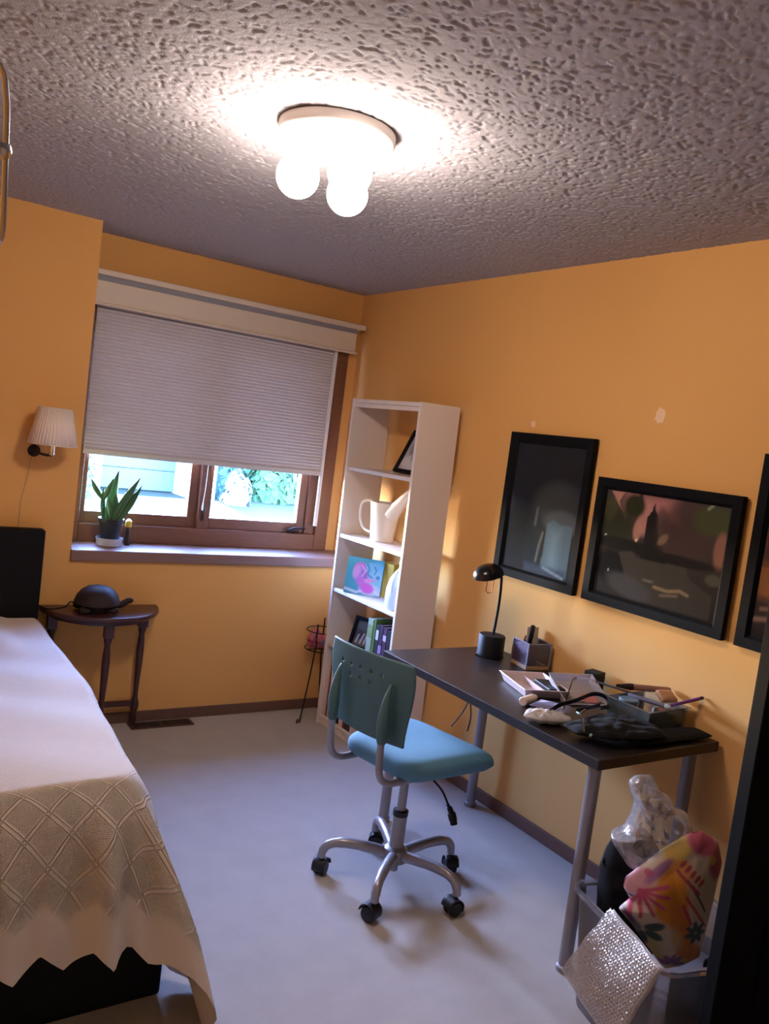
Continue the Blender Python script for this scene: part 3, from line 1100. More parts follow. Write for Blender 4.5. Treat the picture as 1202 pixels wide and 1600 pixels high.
PAGES = mat('paper_pages', lin(220, 208, 190), rough=.9)
gk = 'books on the fourth shelf of the bookcase'
book('book', 'thick pale green book beside the framed photograph in the bookcase', .025, .248, 1, .046, .17, .222, lin(150, 160, 132), gk, spine=[(.55, .85, lin(120, 140, 90))])
book('book', 'slim leaf green book right of the pale green one', .028, .212, 1, .018, .17, .226, lin(84, 122, 60), gk)
book('book', 'dark grey book with a white spine label right of the green books', .03, .184, 1, .026, .16, .205, lin(46, 44, 48), gk, spine=[(.62, .86, lin(200, 196, 200)), (.1, .2, lin(160, 150, 160))])
book('book', 'dark purple book next to the dark grey one on the fourth shelf', .03, .151, 1, .030, .16, .212, lin(58, 36, 58), gk, spine=[(.3, .5, lin(150, 120, 150))])
book('book', 'plum coloured book with lilac band near the near end of the fourth shelf', .03, .116, 1, .030, .16, .208, lin(70, 44, 66), gk, spine=[(.66, .8, lin(190, 170, 190)), (.15, .3, lin(120, 96, 120))])
book('book', 'black book closest to the near side of the fourth shelf', .03, .082, 1, .026, .16, .20, lin(28, 26, 30), gk)
gb = 'tall books and binders on the bottom shelf'
bind = [(.60, .030, lin(214, 190, 176), 'cream folder at the far end of the bottom shelf'), (.572, .012, lin(130, 62, 54), 'thin dark red binder second from the far end of the bottom shelf'),
        (.546, .030, lin(218, 196, 180), 'cream binder between the dark red and black ones on the bottom shelf'), (.519, .014, lin(30, 26, 28), 'thin black binder on the bottom shelf near the far end'),
        (.49, .030, lin(206, 182, 170), 'beige binder right of the thin black one on the bottom shelf'), (.455, .026, lin(40, 30, 32), 'black ring binder on the bottom shelf behind the chair back'),
        (.415, .034, lin(226, 196, 186), 'pale pink binder on the bottom shelf behind the chair tube'), (.374, .030, lin(92, 44, 46), 'wine red book on the bottom shelf above the chair seat'),
        (.338, .026, lin(60, 48, 60), 'dark violet book on the bottom shelf above the chair seat'), (.300, .034, lin(196, 176, 166), 'beige book on the bottom shelf hidden mostly by the chair')]
for ly, th, c, lb in bind:
    book('binder', lb, .018, ly, 0, th, .2, .31 + .012 * math.sin(ly * 60), c, gb)

# ------------------------------------------------------------------ wire stand with a pink pouch
WS = thing('wire_stand', 'small black wire plant stand between the bookcase and the back wall', 'plant stand', (2.375, 3.985, 0))
R0 = .096
MB().tube([(R0 * math.cos(a), R0 * math.sin(a), .385) for a in np.linspace(0, 2 * PI, 40, endpoint=False)], .0035, n=6, closed=True).build('ring', M_black, WS)
MB().tube([(R0 * math.cos(a), R0 * math.sin(a), .49) for a in np.linspace(0, 2 * PI, 40, endpoint=False)], .003, n=6, closed=True).build('ring', M_black, WS)
cross = MB()
cross.tube([(-R0, 0, .383), (R0, 0, .383)], .003, n=6)
cross.tube([(0, -R0, .383), (0, R0, .383)], .003, n=6)
cross.build('cross_wire', M_black, WS)
for a in (math.radians(218), math.radians(60), math.radians(-38)):
    ca, sa_ = math.cos(a), math.sin(a)
    lg = MB()
    if sa_ > 0:
        foot = [(R0 * .72, .07, .004), (R0 * .75, .085, .004), (R0 * .72, .09, .02)]
    elif ca < 0:
        foot = [(-.148, -.108, .004), (-.166, -.110, .004), (-.160, -.112, .022)]
    else:
        foot = [(R0 * 1.1, -.1, .004), (R0 * 1.22, -.105, .004), (R0 * 1.2, -.105, .02)]
    lg.tube(smoothpath([(R0 * ca, R0 * sa_, .54), (R0 * ca, R0 * sa_, .46), (R0 * ca, R0 * sa_, .38)] + foot, 5), .0042, n=8)
    lg.build('leg', M_black, WS)
ppch = puff([(-.07, 0), (-.075, .05), (-.055, .10), (-.02, .115), (.0, .09), (.05, .06), (.07, .05), (.07, 0)], .038, n=60, rings=8, crumple=.006, seed=4,
            paint=painter((.42, .10, .12), [(stroke([(-.08, .045), (.08, .03)], .008), (.25, .03, .05), 1), (ell(.03, .04, .03, .02), (.12, .12, .22), .9), (ell(-.04, .08, .03, .03), (.55, .20, .20), .8), (stroke([(-.05, .0), (-.02, .1)], .006), (.2, .04, .06), .9)]))
PCH = ppch.build('pink_pouch', attr_mat('pouch_cloth', rough=.8), None)
PCH.matrix_world = T(2.352, 3.972, .390, -.5)
tag(PCH, 'crumpled red and pink pouch lying in the black wire stand', 'pouch')

# ------------------------------------------------------------------ swivel chair
CH = thing('desk_chair', 'swivel desk chair with teal plastic back and blue seat', 'chair', (1.79, 2.305, 0), .175)
b = MB()
b.lathe([(.012, .052), (.016, .056), (.016, .075), (.030, .082), (.044, .092), (.046, .12), (.042, .138), (.030, .146)], 28)
b.build('hub', M_silver, CH)
MB().lathe([(.026, .13), (.0265, .27), (.022, .272)], 24).build('column_sleeve', M_silver, CH)
MB().lathe([(.0285, .262), (.0285, .280), (.018, .283)], 24).build('column_collar', M_blackgloss, CH)
MB().lathe([(.0165, .27), (.0165, .44)], 20).build('gas_lift', M_silver, CH)
M_caster = mat('caster_black', lin(16, 16, 18), rough=.5)
for wa in (0, 72, 147, 222, 292):
    a = math.radians(wa) - .175
    ca, sa_ = math.cos(a), math.sin(a)
    P = lambda r, z: (r * ca, r * sa_, z)
    lg = MB()
    lg.tube(smoothpath([P(.035, .118), P(.09, .126), P(.15, .132), P(.205, .131), P(.245, .118), P(.262, .095), P(.266, .070)], 5),
            [.020] * 8 + [.0185] * 8 + [.0165] * 10 + [.015] * 5, n=12)
    lg.build('leg', M_silver, CH)
    cs_ = MB()
    cs_.lathe([(.006, .055), (.006, .075)], 10, c=P(.266, 0))
    Mx = Matrix.Translation(P(.266, 0)) @ Matrix.Rotation(a + 1.2, 4, 'Z')
    # hood: half dome over twin wheels
    cs_.grid(lambda u, v: ((.030 + .004 * math.sin(PI * u)) * math.cos(PI * (1.08 * u - .12)) - .012, (v - .5) * .05 * (1 - .0 * u), .030 + .032 * math.sin(PI * (1.08 * u - .12))), 16, 6, Mx)
    c = cs_.build('caster', M_caster, CH, solid=.003)
    for s in (-1, 1):
        MB().lathe([(.010, -.0095), (.025, -.0085), (.0272, -.004), (.0272, .004), (.025, .0085), (.010, .0095)], 24,
                   M=Mx @ T(-.010, s * .0125, .0272, 0, PI / 2)).build('wheel', M_caster, c)
# seat
def rrect(hx0, hx1, wy0, wy1, r, n=12):
    pts = []
    for (cx, cy, a0) in ((hx1 - r, wy1 - r, 0), (hx0 + r, wy0 - r, PI / 2), (hx0 + r, -wy0 + r, PI), (hx1 - r, -wy1 + r, 1.5 * PI)):
        for k in range(n + 1):
            a = a0 + PI / 2 * k / n
            pts.append((cx + r * math.cos(a), cy + r * math.sin(a)))
    return pts


SEATO = (.022, .015)
oln = resample_closed(rrect(-.180, .258, .188, .226, .07), 96)
cen = oln.mean(0)
ss = MB()
prof = [(0.0, .434), (.80, .434), (.93, .438), (.985, .450), (1.0, .466), (.99, .482), (.955, .494), (.88, .502), (.75, .506), (.5, .507), (.25, .506), (0.0, .505)]
vs, fs = [], []
NN = len(oln)
for (s, z) in prof:
    for p in oln:
        q = cen + (p - cen) * s
        zz = z - (.020 * smooth01((q[0] - .15) / .12) if z > .45 else .0)
        vs.append((q[0] + SEATO[0], q[1] + SEATO[1], zz + .026))
for i in range(len(prof) - 1):
    for k in range(NN):
        k2 = (k + 1) % NN
        fs.append((i * NN + k, i * NN + k2, (i + 1) * NN + k2, (i + 1) * NN + k))
ss.add(vs, fs)
ss.build('seat', M_seat, CH, angle=75)
MB().box(-.10, .12, -.10, .10, .436, .462, T(.02, .01, 0)).build('seat_plate', M_black, CH, smooth=False, bevel=.006)
MB().lathe([(.03, .40), (.045, .41), (.045, .44)], 20).build('mechanism', M_black, CH)
for s in (-1, 1):
    y = .016 + s * .126
    fr_ = MB()
    fr_.tube(smoothpath([(.06, .012 + s * .085, .456), (-.06, y, .458), (-.16, y, .460), (-.208, y, .466), (-.240, y, .486), (-.255, y, .520), (-.259, y, .56), (-.262, y, .62), (-.264, y, .67)], 6), .0125, n=12)
    fr_.build('back_tube', M_silver, CH)
    g = MB()
    g.tube(smoothpath([(-.2595, y, .612), (-.262, y, .63), (-.264, y, .66), (-.265, y, .70), (-.262, y, .75), (-.254, y, .79), (-.247, y, .808)], 5),
           [.0145 + .0075 * math.sin(PI * min(1, (i / 30) ** .75 * .62)) - .0165 * smooth01((i / 30 - .35) / .65) for i in range(31)], n=14)
    g.build('back_sleeve', M_teal, CH)
# backrest plate with two rows of round holes
nu, nv = 72, 45
holes = {(int(round(36 + 36 * u)), int(round(nv * v))) for u, v in ((-.60, .78), (-.37, .78), (-.12, .78), (.13, .78), (.38, .78), (-.37, .655), (-.12, .655), (.13, .655))}


def backpt(u, v):
    uu = 2 * u - 1
    z = .602 + .283 * v
    hw = .178 + .029 * smooth01(v / .75) - .006 * smooth01((v - .8) / .2)
    z += .010 * (1 - uu * uu) * (v - .5) * 0
    return Vector((-.243 + .030 * uu * uu + .012 * (1 - v) - .006 * v, .022 - uu * hw, z))


vs = [backpt(i / nu, j / nv) for j in range(nv + 1) for i in range(nu + 1)]
fs = []
for j in range(nv):
    for i in range(nu):
        if any((i in (a - 1, a)) and (j in (b_ - 1, b_)) for a, b_ in holes):
            continue
        a = j * (nu + 1) + i
        fs.append((a, a + 1, a + nu + 2, a + nu + 1))
for (a, b_) in holes:
    c = vs[b_ * (nu + 1) + a]
    for di in (-1, 0, 1):
        for dj in (-1, 0, 1):
            if di or dj:
                k = (b_ + dj) * (nu + 1) + a + di
                d = vs[k] - c
                vs[k] = c + d.normalized() * .0066
bk = MB()
bk.add(vs, fs)
used = sorted({i for f in bk.f for i in f})
rem = {o: n for n, o in enumerate(used)}
bk.v = [bk.v[i] for i in used]
bk.f = [tuple(rem[i] for i in f) for f in bk.f]
bk.build('backrest', M_teal, CH, solid=.009, angle=60)
lv = MB()
lv.tube(smoothpath([(.05, -.07, .425), (.075, -.115, .385), (.085, -.150, .335)]), .004, n=8)
lv.build('lever', M_black, CH)
MB().tube(smoothpath([(.082, -.143, .345), (.088, -.156, .325), (.092, -.170, .295), (.094, -.176, .278)]), [.006] * 4 + [.010] * 4 + [.015] * 5 + [.013] * 5 + [.007], n=12).build('lever_paddle', M_black, CH)

# ------------------------------------------------------------------ desk
DK = thing('desk', 'black brown desk with round grey metal legs along the wall', 'desk', (1.975, 1.612, 0))
MB().box(0, .600, 0, 1.194, .691, .725).build('desktop', M_desk, DK, smooth=False, bevel=.0025)
lp = None
for lx, ly in ((.062, .062), (.54, .062), (.062, 1.125), (.54, 1.125)):
    if lp is None:
        m = MB()
        m.lathe([(.027, 0), (.027, .016), (.0215, .02), (.0215, .685), (.045, .687), (.045, .691)], 24)
        lp = m.build('leg', M_silverleg, DK)
        o = lp
    else:
        o = lp.copy()
        COL.objects.link(o)
        o.parent = DK
    o.location = (lx, ly, 0)
DZ = .7254

# cable bundle under the desk
cb = MB()
rr = random.Random(5)
for k in range(5):
    pts = []
    for i in range(9):
        a = 2 * PI * i / 8 + k
        pts.append((.03 * math.cos(a) + rr.uniform(-.01, .01), .02 * math.sin(a) + rr.uniform(-.01, .01), -.10 + .075 * math.sin(a + .7 * k) * (1 - .1 * k) + rr.uniform(-.02, .02)))
    cb.tube(smoothpath(pts, 5), .0026, n=6)
cb.tube(smoothpath([(.0, 0, .0), (-.02, .01, -.06), (.01, 0, -.14), (-.02, .0, -.24), (-.07, .02, -.33)]), .003, n=6)
cb.tube(smoothpath([(.03, 0, .0), (.025, .01, -.09), (.0, 0, -.18), (.02, .0, -.28), (.03, .02, -.36)]), .003, n=6)
cb.tube(smoothpath([(.03, -.02, -.02), (.035, -.02, -.13), (.03, -.02, -.21)]), .010, n=8)
CBO = cb.build('power_cable', M_black, None)
CBO.location = (2.46, 2.775, .691)
tag(CBO, 'tangle of black cables hanging under the back end of the desk', 'cable')

# desk lamp
DL = thing('desk_lamp', 'black desk lamp with cylinder base and small dome shade', 'lamp', (2.440, 2.665, DZ))
MB().lathe([(.060, 0), (.061, .004), (.058, .012), (.058, .090), (.055, .094), (0, .095)], 36).build('base', M_black, DL)
MB().lathe([(.0, 0.0), (.005, 0.0), (.005, .006)], 10, c=(-.066, .012, .001)).build('switch', M_black, DL)
MB().tube(smoothpath([(.004, 0, .093), (.009, 0, .16), (.012, 0, .24), (.008, 0, .32), (.002, 0, .352), (-.02, 0, .366)]), .0062, n=10).build('stem', M_black, DL)
MS = T(-.070, 0.0, .352, 0, 0, -.30)
MB().lathe([(.056, 0), (.059, .002), (.056, .020), (.047, .036), (.032, .047), (.014, .052), (0, .053)], 32, M=MS, rad=lambda a, z: 1 + .18 * abs(math.cos(a))).build('lamp_shade', M_blackgloss, DL)
MB().tube([(-.077, -.006, .346), (-.083, -.010, .292), (-.076, -.016, .282), (-.060, -.022, .288), (-.052, -.02, .344)], .0022, n=6).build('wire_handle', mat('copper_wire', lin(150, 70, 34), rough=.3, metal=.8), DL)

# desk organiser with pens and cards
OZ = T(2.520, 2.498, DZ + .0005, -.16)
OG = thing('desk_organizer', 'square glass and metal desk organizer beside the desk lamp', 'organizer', (2.520, 2.498, DZ + .0005), -.16)
M_tan = mat('tan_wood', lin(176, 140, 96), rough=.45)
M_acr = clear_mat('clear_acrylic', tint=(.97, .95, .92, 1), gloss=.25, rough=.05, haze=.06)
m = MB()
m.box(-.058, .058, -.058, .058, 0, .008)
m.box(-.058, .058, -.058, -.053, .008, .016)
m.box(-.058, -.053, -.053, .058, .008, .016)
m.build('base_tray', M_tan, OG, smooth=False, bevel=.001)
ed = MB()
for (ex, ey) in ((-.057, -.057), (.057, -.057), (-.057, .057), (.057, .057)):
    ed.box(ex - .0025, ex + .0025, ey - .0025, ey + .0025, .008, .112)
ed.box(-.057, .057, -.0595, -.0555, .108, .112)
ed.box(-.0595, -.0555, -.057, .057, .108, .112)
ed.box(.0555, .0595, -.057, .057, .108, .112)
ed.build('metal_edge', M_silver, OG, smooth=False)
for q in (MB().box(-.055, .055, -.0575, -.0565, .012, .108), MB().box(.0565, .0575, -.055, .055, .012, .108)):
    q.build('clear_side', M_acr, OG, smooth=False)
sqm = mat('sequin_purple', lin(86, 66, 84), rough=.3, var=.5, vscale=220, bump=.6, bscale=260, metal=.3)
m = MB()
m.box(-.054, -.050, -.053, .055, .010, .104)
m.box(-.050, -.006, -.053, -.049, .010, .104)
m.box(-.010, -.006, -.049, .055, .010, .104)
m.build('glitter_cup', sqm, OG, smooth=False)
MK = MB().lathe([(.006, 0), (.0085, .01), (.0085, .11), (.010, .112), (.010, .165), (.004, .168)], 14, M=OZ @ T(-.030, -.012, .014, 0, .02, .06)).build('marker_pen', M_blackgloss)
tag(MK, 'black marker pen standing up in the desk organizer', 'pen')
for k, (px_, py_, tx, ty, c, nm) in enumerate(((-.034, .028, .10, .05, (120, 40, 46), 'dark red pencil in the organizer left of the black marker'), (-.022, .018, -.06, .16, (92, 34, 44), 'maroon pencil leaning right in the organizer behind the black marker'))):
    p_ = MB().lathe([(.001, 0), (.0036, .012), (.0036, .115), (.0, .117)], 8, M=OZ @ T(px_, py_, .013, 0, tx, ty)).build('pencil', mat('pencil_paint', lin(*c), rough=.5))
    tag(p_, nm, 'pencil', 'pencils in the desk organizer')
ND = MB().box(-.022, .034, .0, .0015, 0, .150, OZ @ T(.018, .035, .0085, -.05, -.06)).build('note_card', mat('grey_card', lin(170, 156, 140), rough=.8), None, smooth=False)
tag(ND, 'grey note card standing in the clear half of the organizer', 'card')

# ------------------------------------------------------------------ clutter on the desk
M_pinkpl = mat('pink_white_plastic', lin(206, 186, 184), rough=.35)
TY = thing('plastic_tray', 'open pale pink plastic tray lying near the organizer', 'tray', (2.285, 2.225, DZ + .0005), -.32)


def open_box(name, w, d, h, th, flare, m, parent, lip=.004):
    """Thin walled open box with flared sides."""
    outer = [(-1, -1), (1, -1), (1, 1), (-1, 1)]
    rings = []
    for (s, z, off) in ((1 - flare, 0, 0), (1, h, 0), (1, h, lip), (1, h - .003, lip), ):
        rings.append([(sx * (w / 2 * s + off), sy * (d / 2 * s + off), z) for sx, sy in outer])
    inner = []
    for (s, z) in ((1, h), (1 - flare, th)):
        inner.append([(sx * (w / 2 * s - th), sy * (d / 2 * s - th), z) for sx, sy in outer])
    seq = [rings[0], [(p[0], p[1], h - .004) for p in rings[1]], rings[3], rings[2], inner[0], inner[1]]
    vs = [p for r in seq for p in r]
    fs = [(3, 2, 1, 0)]
    for k in range(len(seq) - 1):
        for i in range(4):
            i2 = (i + 1) % 4
            fs.append((k * 4 + i, k * 4 + i2, (k + 1) * 4 + i2, (k + 1) * 4 + i))
    L = (len(seq) - 1) * 4
    fs.append((L, L + 1, L + 2, L + 3))
    mb = MB()
    mb.add(vs, fs)
    return mb.build(name, m, parent, smooth=False, bevel=.0015)


open_box('tray_body', .185, .235, .035, .002, .14, M_pinkpl, TY)
MB().box(-.002, .002, -.09, .09, .002, .026).build('divider', M_pinkpl, TY, smooth=False)
ph_ = thing('black_case', 'flat black case lying in the pale pink tray', 'case', (2.335, 2.185, DZ + .004), -.3)
MB().box(-.04, .04, -.065, .065, 0, .028).build('case_body', M_black, ph_, smooth=False, bevel=.004)
MB().box(-.041, .041, -.066, .066, .013, .016).build('case_seam', M_ventdark, ph_, smooth=False)

FB = thing('frosted_box', 'frosted clear plastic lid propped up behind the black straps', 'box', (2.395, 2.105, DZ + .012), -.28, None, .42)
M_fros = clear_mat('frosted_plastic', tint=(.93, .90, .93, 1), gloss=.3, rough=.2, haze=.55, hazecol=(.72, .66, .68, 1))
open_box('lid_body', .185, .165, .032, .002, .06, M_fros, FB)
MB().box(-.03, .03, -.03, .02, .006, .0075, T(.04, -.02, 0)).build('pink_label', mat('pink_label', lin(196, 120, 120), rough=.6), FB, smooth=False)
BX = thing('black_box', 'small black box standing by the wall behind the frosted lid', 'box', (2.535, 2.155, DZ + .0005), .2)
MB().box(-.03, .03, -.03, .03, 0, .082).build('box_body', M_black, BX, smooth=False, bevel=.003)
MB().box(-.031, .031, -.031, .031, .060, .063).build('box_lid_seam', M_ventdark, BX, smooth=False)

RL = MB().lathe([(0, 0), (.014, 0), (.016, .002), (.016, .072), (.011, .074), (.011, .09), (0, .09)], 20, M=T(2.090, 2.078, DZ + .0165, .30, 0, PI / 2)).build('white_bottle', mat('bottle_white', lin(228, 206, 190), rough=.4))
tag(RL, 'small white bottle lying on its side near the front edge of the desk', 'bottle')

fabpaint = painter((.18, .17, .27), [(ell(-.03, .02, .02, .03), (.45, .42, .55), .8), (ell(.03, -.01, .02, .02), (.40, .38, .52), .8), (stroke([(-.06, -.03), (.06, .04)], .006), (.08, .08, .14), .9), (ell(.0, .04, .012, .012), (.5, .46, .6), .8)])
fb = puff([(-.075, -.04), (.06, -.05), (.075, .035), (-.05, .05)], .012, n=60, rings=8, crumple=.004, seed=9, paint=fabpaint)
FBO = fb.build('fabric_packet', attr_mat('packet_cloth', rough=.7), None)
FBO.matrix_world = T(2.165, 2.01, DZ + .0165, -.9) @ Matrix.Rotation(-PI / 2, 4, 'X')
tag(FBO, 'flat blue grey patterned fabric packet between the bottle and the wrapper', 'packet')

wrp = puff([(-.085, -.03), (-.03, -.055), (.05, -.045), (.09, -.01), (.06, .035), (.0, .05), (-.06, .04)], .015, n=80, rings=12, crumple=.016, seed=12, freq=60,
           paint=painter((.50, .47, .46), [(ell(-.02, .0, .03, .02, .4), (.62, .55, .48), .8), (ell(.05, .01, .02, .02), (.42, .42, .50), .8), (ell(-.06, .02, .02, .015), (.66, .60, .52), .8)]))
WR = wrp.build('crumpled_wrapper', attr_mat('wrapper_film', rough=.25, bump=.3), None)
WR.matrix_world = T(2.055, 1.925, DZ + .021, -.55) @ Matrix.Rotation(-PI / 2, 4, 'X')
tag(WR, 'crumpled shiny whitish plastic wrapper at the front edge of the desk', 'wrapper')

pou = puff([(-.15, -.10), (-.06, -.125), (.08, -.10), (.18, -.06), (.19, .05), (.09, .12), (.0, .11), (-.06, .06), (-.17, -.02)], .016, n=110, rings=14, crumple=.013, seed=21, freq=24)
PO = thing('black_pouch', 'black nylon pouch with turquoise zip pulls lying on the desk corner', 'bag', (2.185, 1.765, DZ))
pob = pou.build('pouch_body', M_blacksoft, PO)
pob.matrix_local = T(0, 0, .033, -.45) @ Matrix.Rotation(-PI / 2, 4, 'X')
M_turq = mat('turquoise_pull', lin(140, 190, 205), rough=.4)
for (tx, ty, tz, ra) in ((-.062, .082, .050, 1.3), (-.150, -.055, .034, .6)):
    MB().box(-.012, .012, -.004, .004, 0, .005, T(tx, ty, tz, ra, .2)).build('zip_pull', M_turq, PO, smooth=False, bevel=.0015)
zp = MB()
zp.tube(smoothpath([(-.165, -.04, .040), (-.11, .02, .055), (-.06, .078, .052), (.0, .11, .05)]), .004, n=6)
zp.build('zipper', M_blackgloss, PO)
cl2 = puff([(-.17, -.045), (.17, -.05), (.18, .03), (.05, .05), (-.16, .045)], .010, n=90, rings=10, crumple=.006, seed=33, freq=40)
CLO = cl2.build('black_cloth', M_blacksoft, None)
CLO.matrix_world = T(2.395, 1.682, DZ + .014, -.02) @ Matrix.Rotation(-PI / 2, 4, 'X')
tag(CLO, 'folded black cloth on the near right corner of the desk', 'cloth')

SG = MB()
M_strap = M_blackgloss


def strap(pts, w=.015, th=.004):
    P = smoothpath(pts, 6)
    vs, fs = [], []
    for i, p in enumerate(P):
        t = (P[min(i + 1, len(P) - 1)] - P[max(i - 1, 0)]).normalized()
        s = t.cross(Vector((0, 0, 1)))
        s = (s.normalized() if s.length > 1e-4 else Vector((1, 0, 0))) * th / 2
        u = Vector((0, 0, w / 2))
        vs += [p - s - u, p + s - u, p + s + u, p - s + u]
    for i in range(len(P) - 1):
        for k in range(4):
            k2 = (k + 1) % 4
            fs.append((4 * i + k, 4 * i + k2, 4 * i + 4 + k2, 4 * i + 4 + k))
    fs += [(3, 2, 1, 0), tuple(4 * (len(P) - 1) + k for k in range(4))]
    SG.add(vs, fs)


strap([(2.035, 1.915, .752), (2.12, 1.935, .775), (2.22, 1.95, .782), (2.34, 1.985, .785), (2.395, 1.975, .775), (2.375, 1.93, .758), (2.29, 1.895, .768)])
strap([(2.13, 1.92, .77), (2.22, 1.99, .80), (2.31, 2.06, .815), (2.36, 2.09, .81)], .010)
strap([(2.17, 1.90, .765), (2.26, 1.925, .76), (2.34, 1.945, .757)], .012)
SGO = SG.build('webbing_strap', M_strap, None, angle=60)
tag(SGO, 'loops of black webbing strap lying in front of the frosted lid', 'strap')

FC = thing('food_container', 'low clear plastic container full of craft brushes by the wall', 'container', (2.459, 1.835, DZ + .0005), .03)
M_cont = clear_mat('clear_container', tint=(.96, .99, 1, 1), gloss=.35, rough=.08, haze=.10, hazecol=(.66, .80, .84, 1))
open_box('container_body', .222, .185, .075, .002, .06, M_cont, FC, lip=.006)
jr = thing('paint_jar', 'blue grey lidded paint jar in the clear container', 'jar', (2.393, 1.865, DZ + .004))
MB().lathe([(.030, 0), (.033, .004), (.033, .055), (.031, .058)], 28).build('jar_body', mat('jar_blue', lin(112, 140, 150), rough=.35), jr)
MB().lathe([(.034, .056), (.035, .058), (.035, .072), (.032, .075), (0, .075)], 28).build('jar_lid', mat('jar_lid', lin(86, 106, 116), rough=.4), jr)
def rod(name, label, cat, a, b, r, m, tip=None, group=None, n=12):
    a, b = Vector(a), Vector(b)
    o = thing(name, label, cat, a, 0, group)
    d = b - a
    MB().tube([(0, 0, 0), d * .04, d * .96, d], [r * .8, r, r, r * .8], n=n).build('barrel', m, o)
    if tip:
        MB().tube([d * .93, d * 1.0, d * tip[2]], [r * 1.02, r * 1.05, r * .4], n=n).build('tip', tip[0], o)
    return o


rod('marker_pen', 'grey marker with pale end cap lying across the clear container', 'pen', (2.425, 1.895, .807), (2.447, 1.742, .812), .0085, mat('marker_grey', lin(92, 88, 102), rough=.4), (mat('marker_cap', lin(190, 200, 205), rough=.4), 0, 1.06))
rod('paint_brush', 'dark bristled paint brush resting on the clear container', 'brush', (2.58, 1.84, .83), (2.45, 1.915, .828), .012, mat('brush_handle', lin(150, 110, 96), rough=.5), (mat('bristles', lin(38, 26, 24), rough=.9), 0, 1.35))
rod('paint_brush', 'slim brush with copper ferrule sticking out left of the clear container', 'brush', (2.44, 1.88, .813), (2.42, 2.06, .806), .004, M_bronze, (mat('ferrule', lin(205, 190, 180), rough=.25, metal=.9), 0, 1.3))
rod('felt_pen', 'purple felt pen pointing up to the right from the container', 'pen', (2.505, 1.775, .802), (2.585, 1.71, .846), .006, mat('purple_pen', lin(120, 62, 132), rough=.4), (mat('pen_end', lin(70, 40, 60), rough=.5), 0, 1.05))
sg2 = puff([(-.045, -.025), (.04, -.032), (.045, .02), (-.03, .03)], .014, n=50, rings=8, crumple=.003, seed=8)
SPG = sg2.build('tan_sponge', mat('tan_sponge', lin(190, 142, 106), rough=.9), None)
SPG.matrix_world = T(2.525, 1.815, .822, .0) @ Matrix.Rotation(-PI / 2 + .5, 4, 'X')
tag(SPG, 'tan folded paper lying on top of the clear container', 'paper')
lb2 = puff([(-.05, -.03), (.05, -.03), (.05, .03), (-.05, .03)], .022, n=50, rings=8, crumple=.006, seed=18,
           paint=painter((.16, .15, .12), [(ell(-.02, .01, .022, .02), (.55, .22, .14), .9), (ell(.02, -.01, .02, .015), (.20, .24, .14), .8), (stroke([(-.03, -.02), (.02, .02)], .004), (.7, .4, .3), .8)]))
LBO = lb2.build('craft_packet', attr_mat('craft_packet', rough=.5), None)
LBO.matrix_world = T(2.508, 1.810, DZ + .032, .1)
tag(LBO, 'orange printed craft packet inside the clear container', 'packet')

# ------------------------------------------------------------------ three pictures on the right wall
p1 = painter(lambda u, v: (.016, .017, .022), [
    (ell(.72, .55, .35, .18), (.05, .055, .055), .8), (ell(.80, .42, .24, .10), (.09, .11, .12), .9),
    (poly_mask([(.58, .04), (.60, .40), (.68, .44), (.80, .41), (.97, .42), (.96, .02), (.75, .05)]), (.10, .16, .21), 1),
    (rect(.66, .80, .06, .36, .06), (.17, .26, .33), .9), (ell(.42, .20, .13, .28), (.014, .024, .032), .9),
    (stroke([(.50, .10), (.52, .22), (.55, .32)], .015), (.20, .20, .20), .7), (rect(.34, .95, .0, .07, .02), (.05, .07, .11), .9),
    (stroke([(.62, .06), (.92, .015)], .01), (.26, .33, .42), .8), (stroke([(.42, .38), (.43, .5)], .018), (.16, .17, .18), .6)])
framed('framed_picture', 'black framed portrait format dark print with pale blue patch above the desk lamp', 'picture', FACE_LEFT(XR - .010, 2.608, 1.063), .500, .648, .045, .024, p1, nu=70, nv=90)


def base2(u, v):
    g = .02 + .02 * v
    return (g * 1.15, g * .95, g * .85)


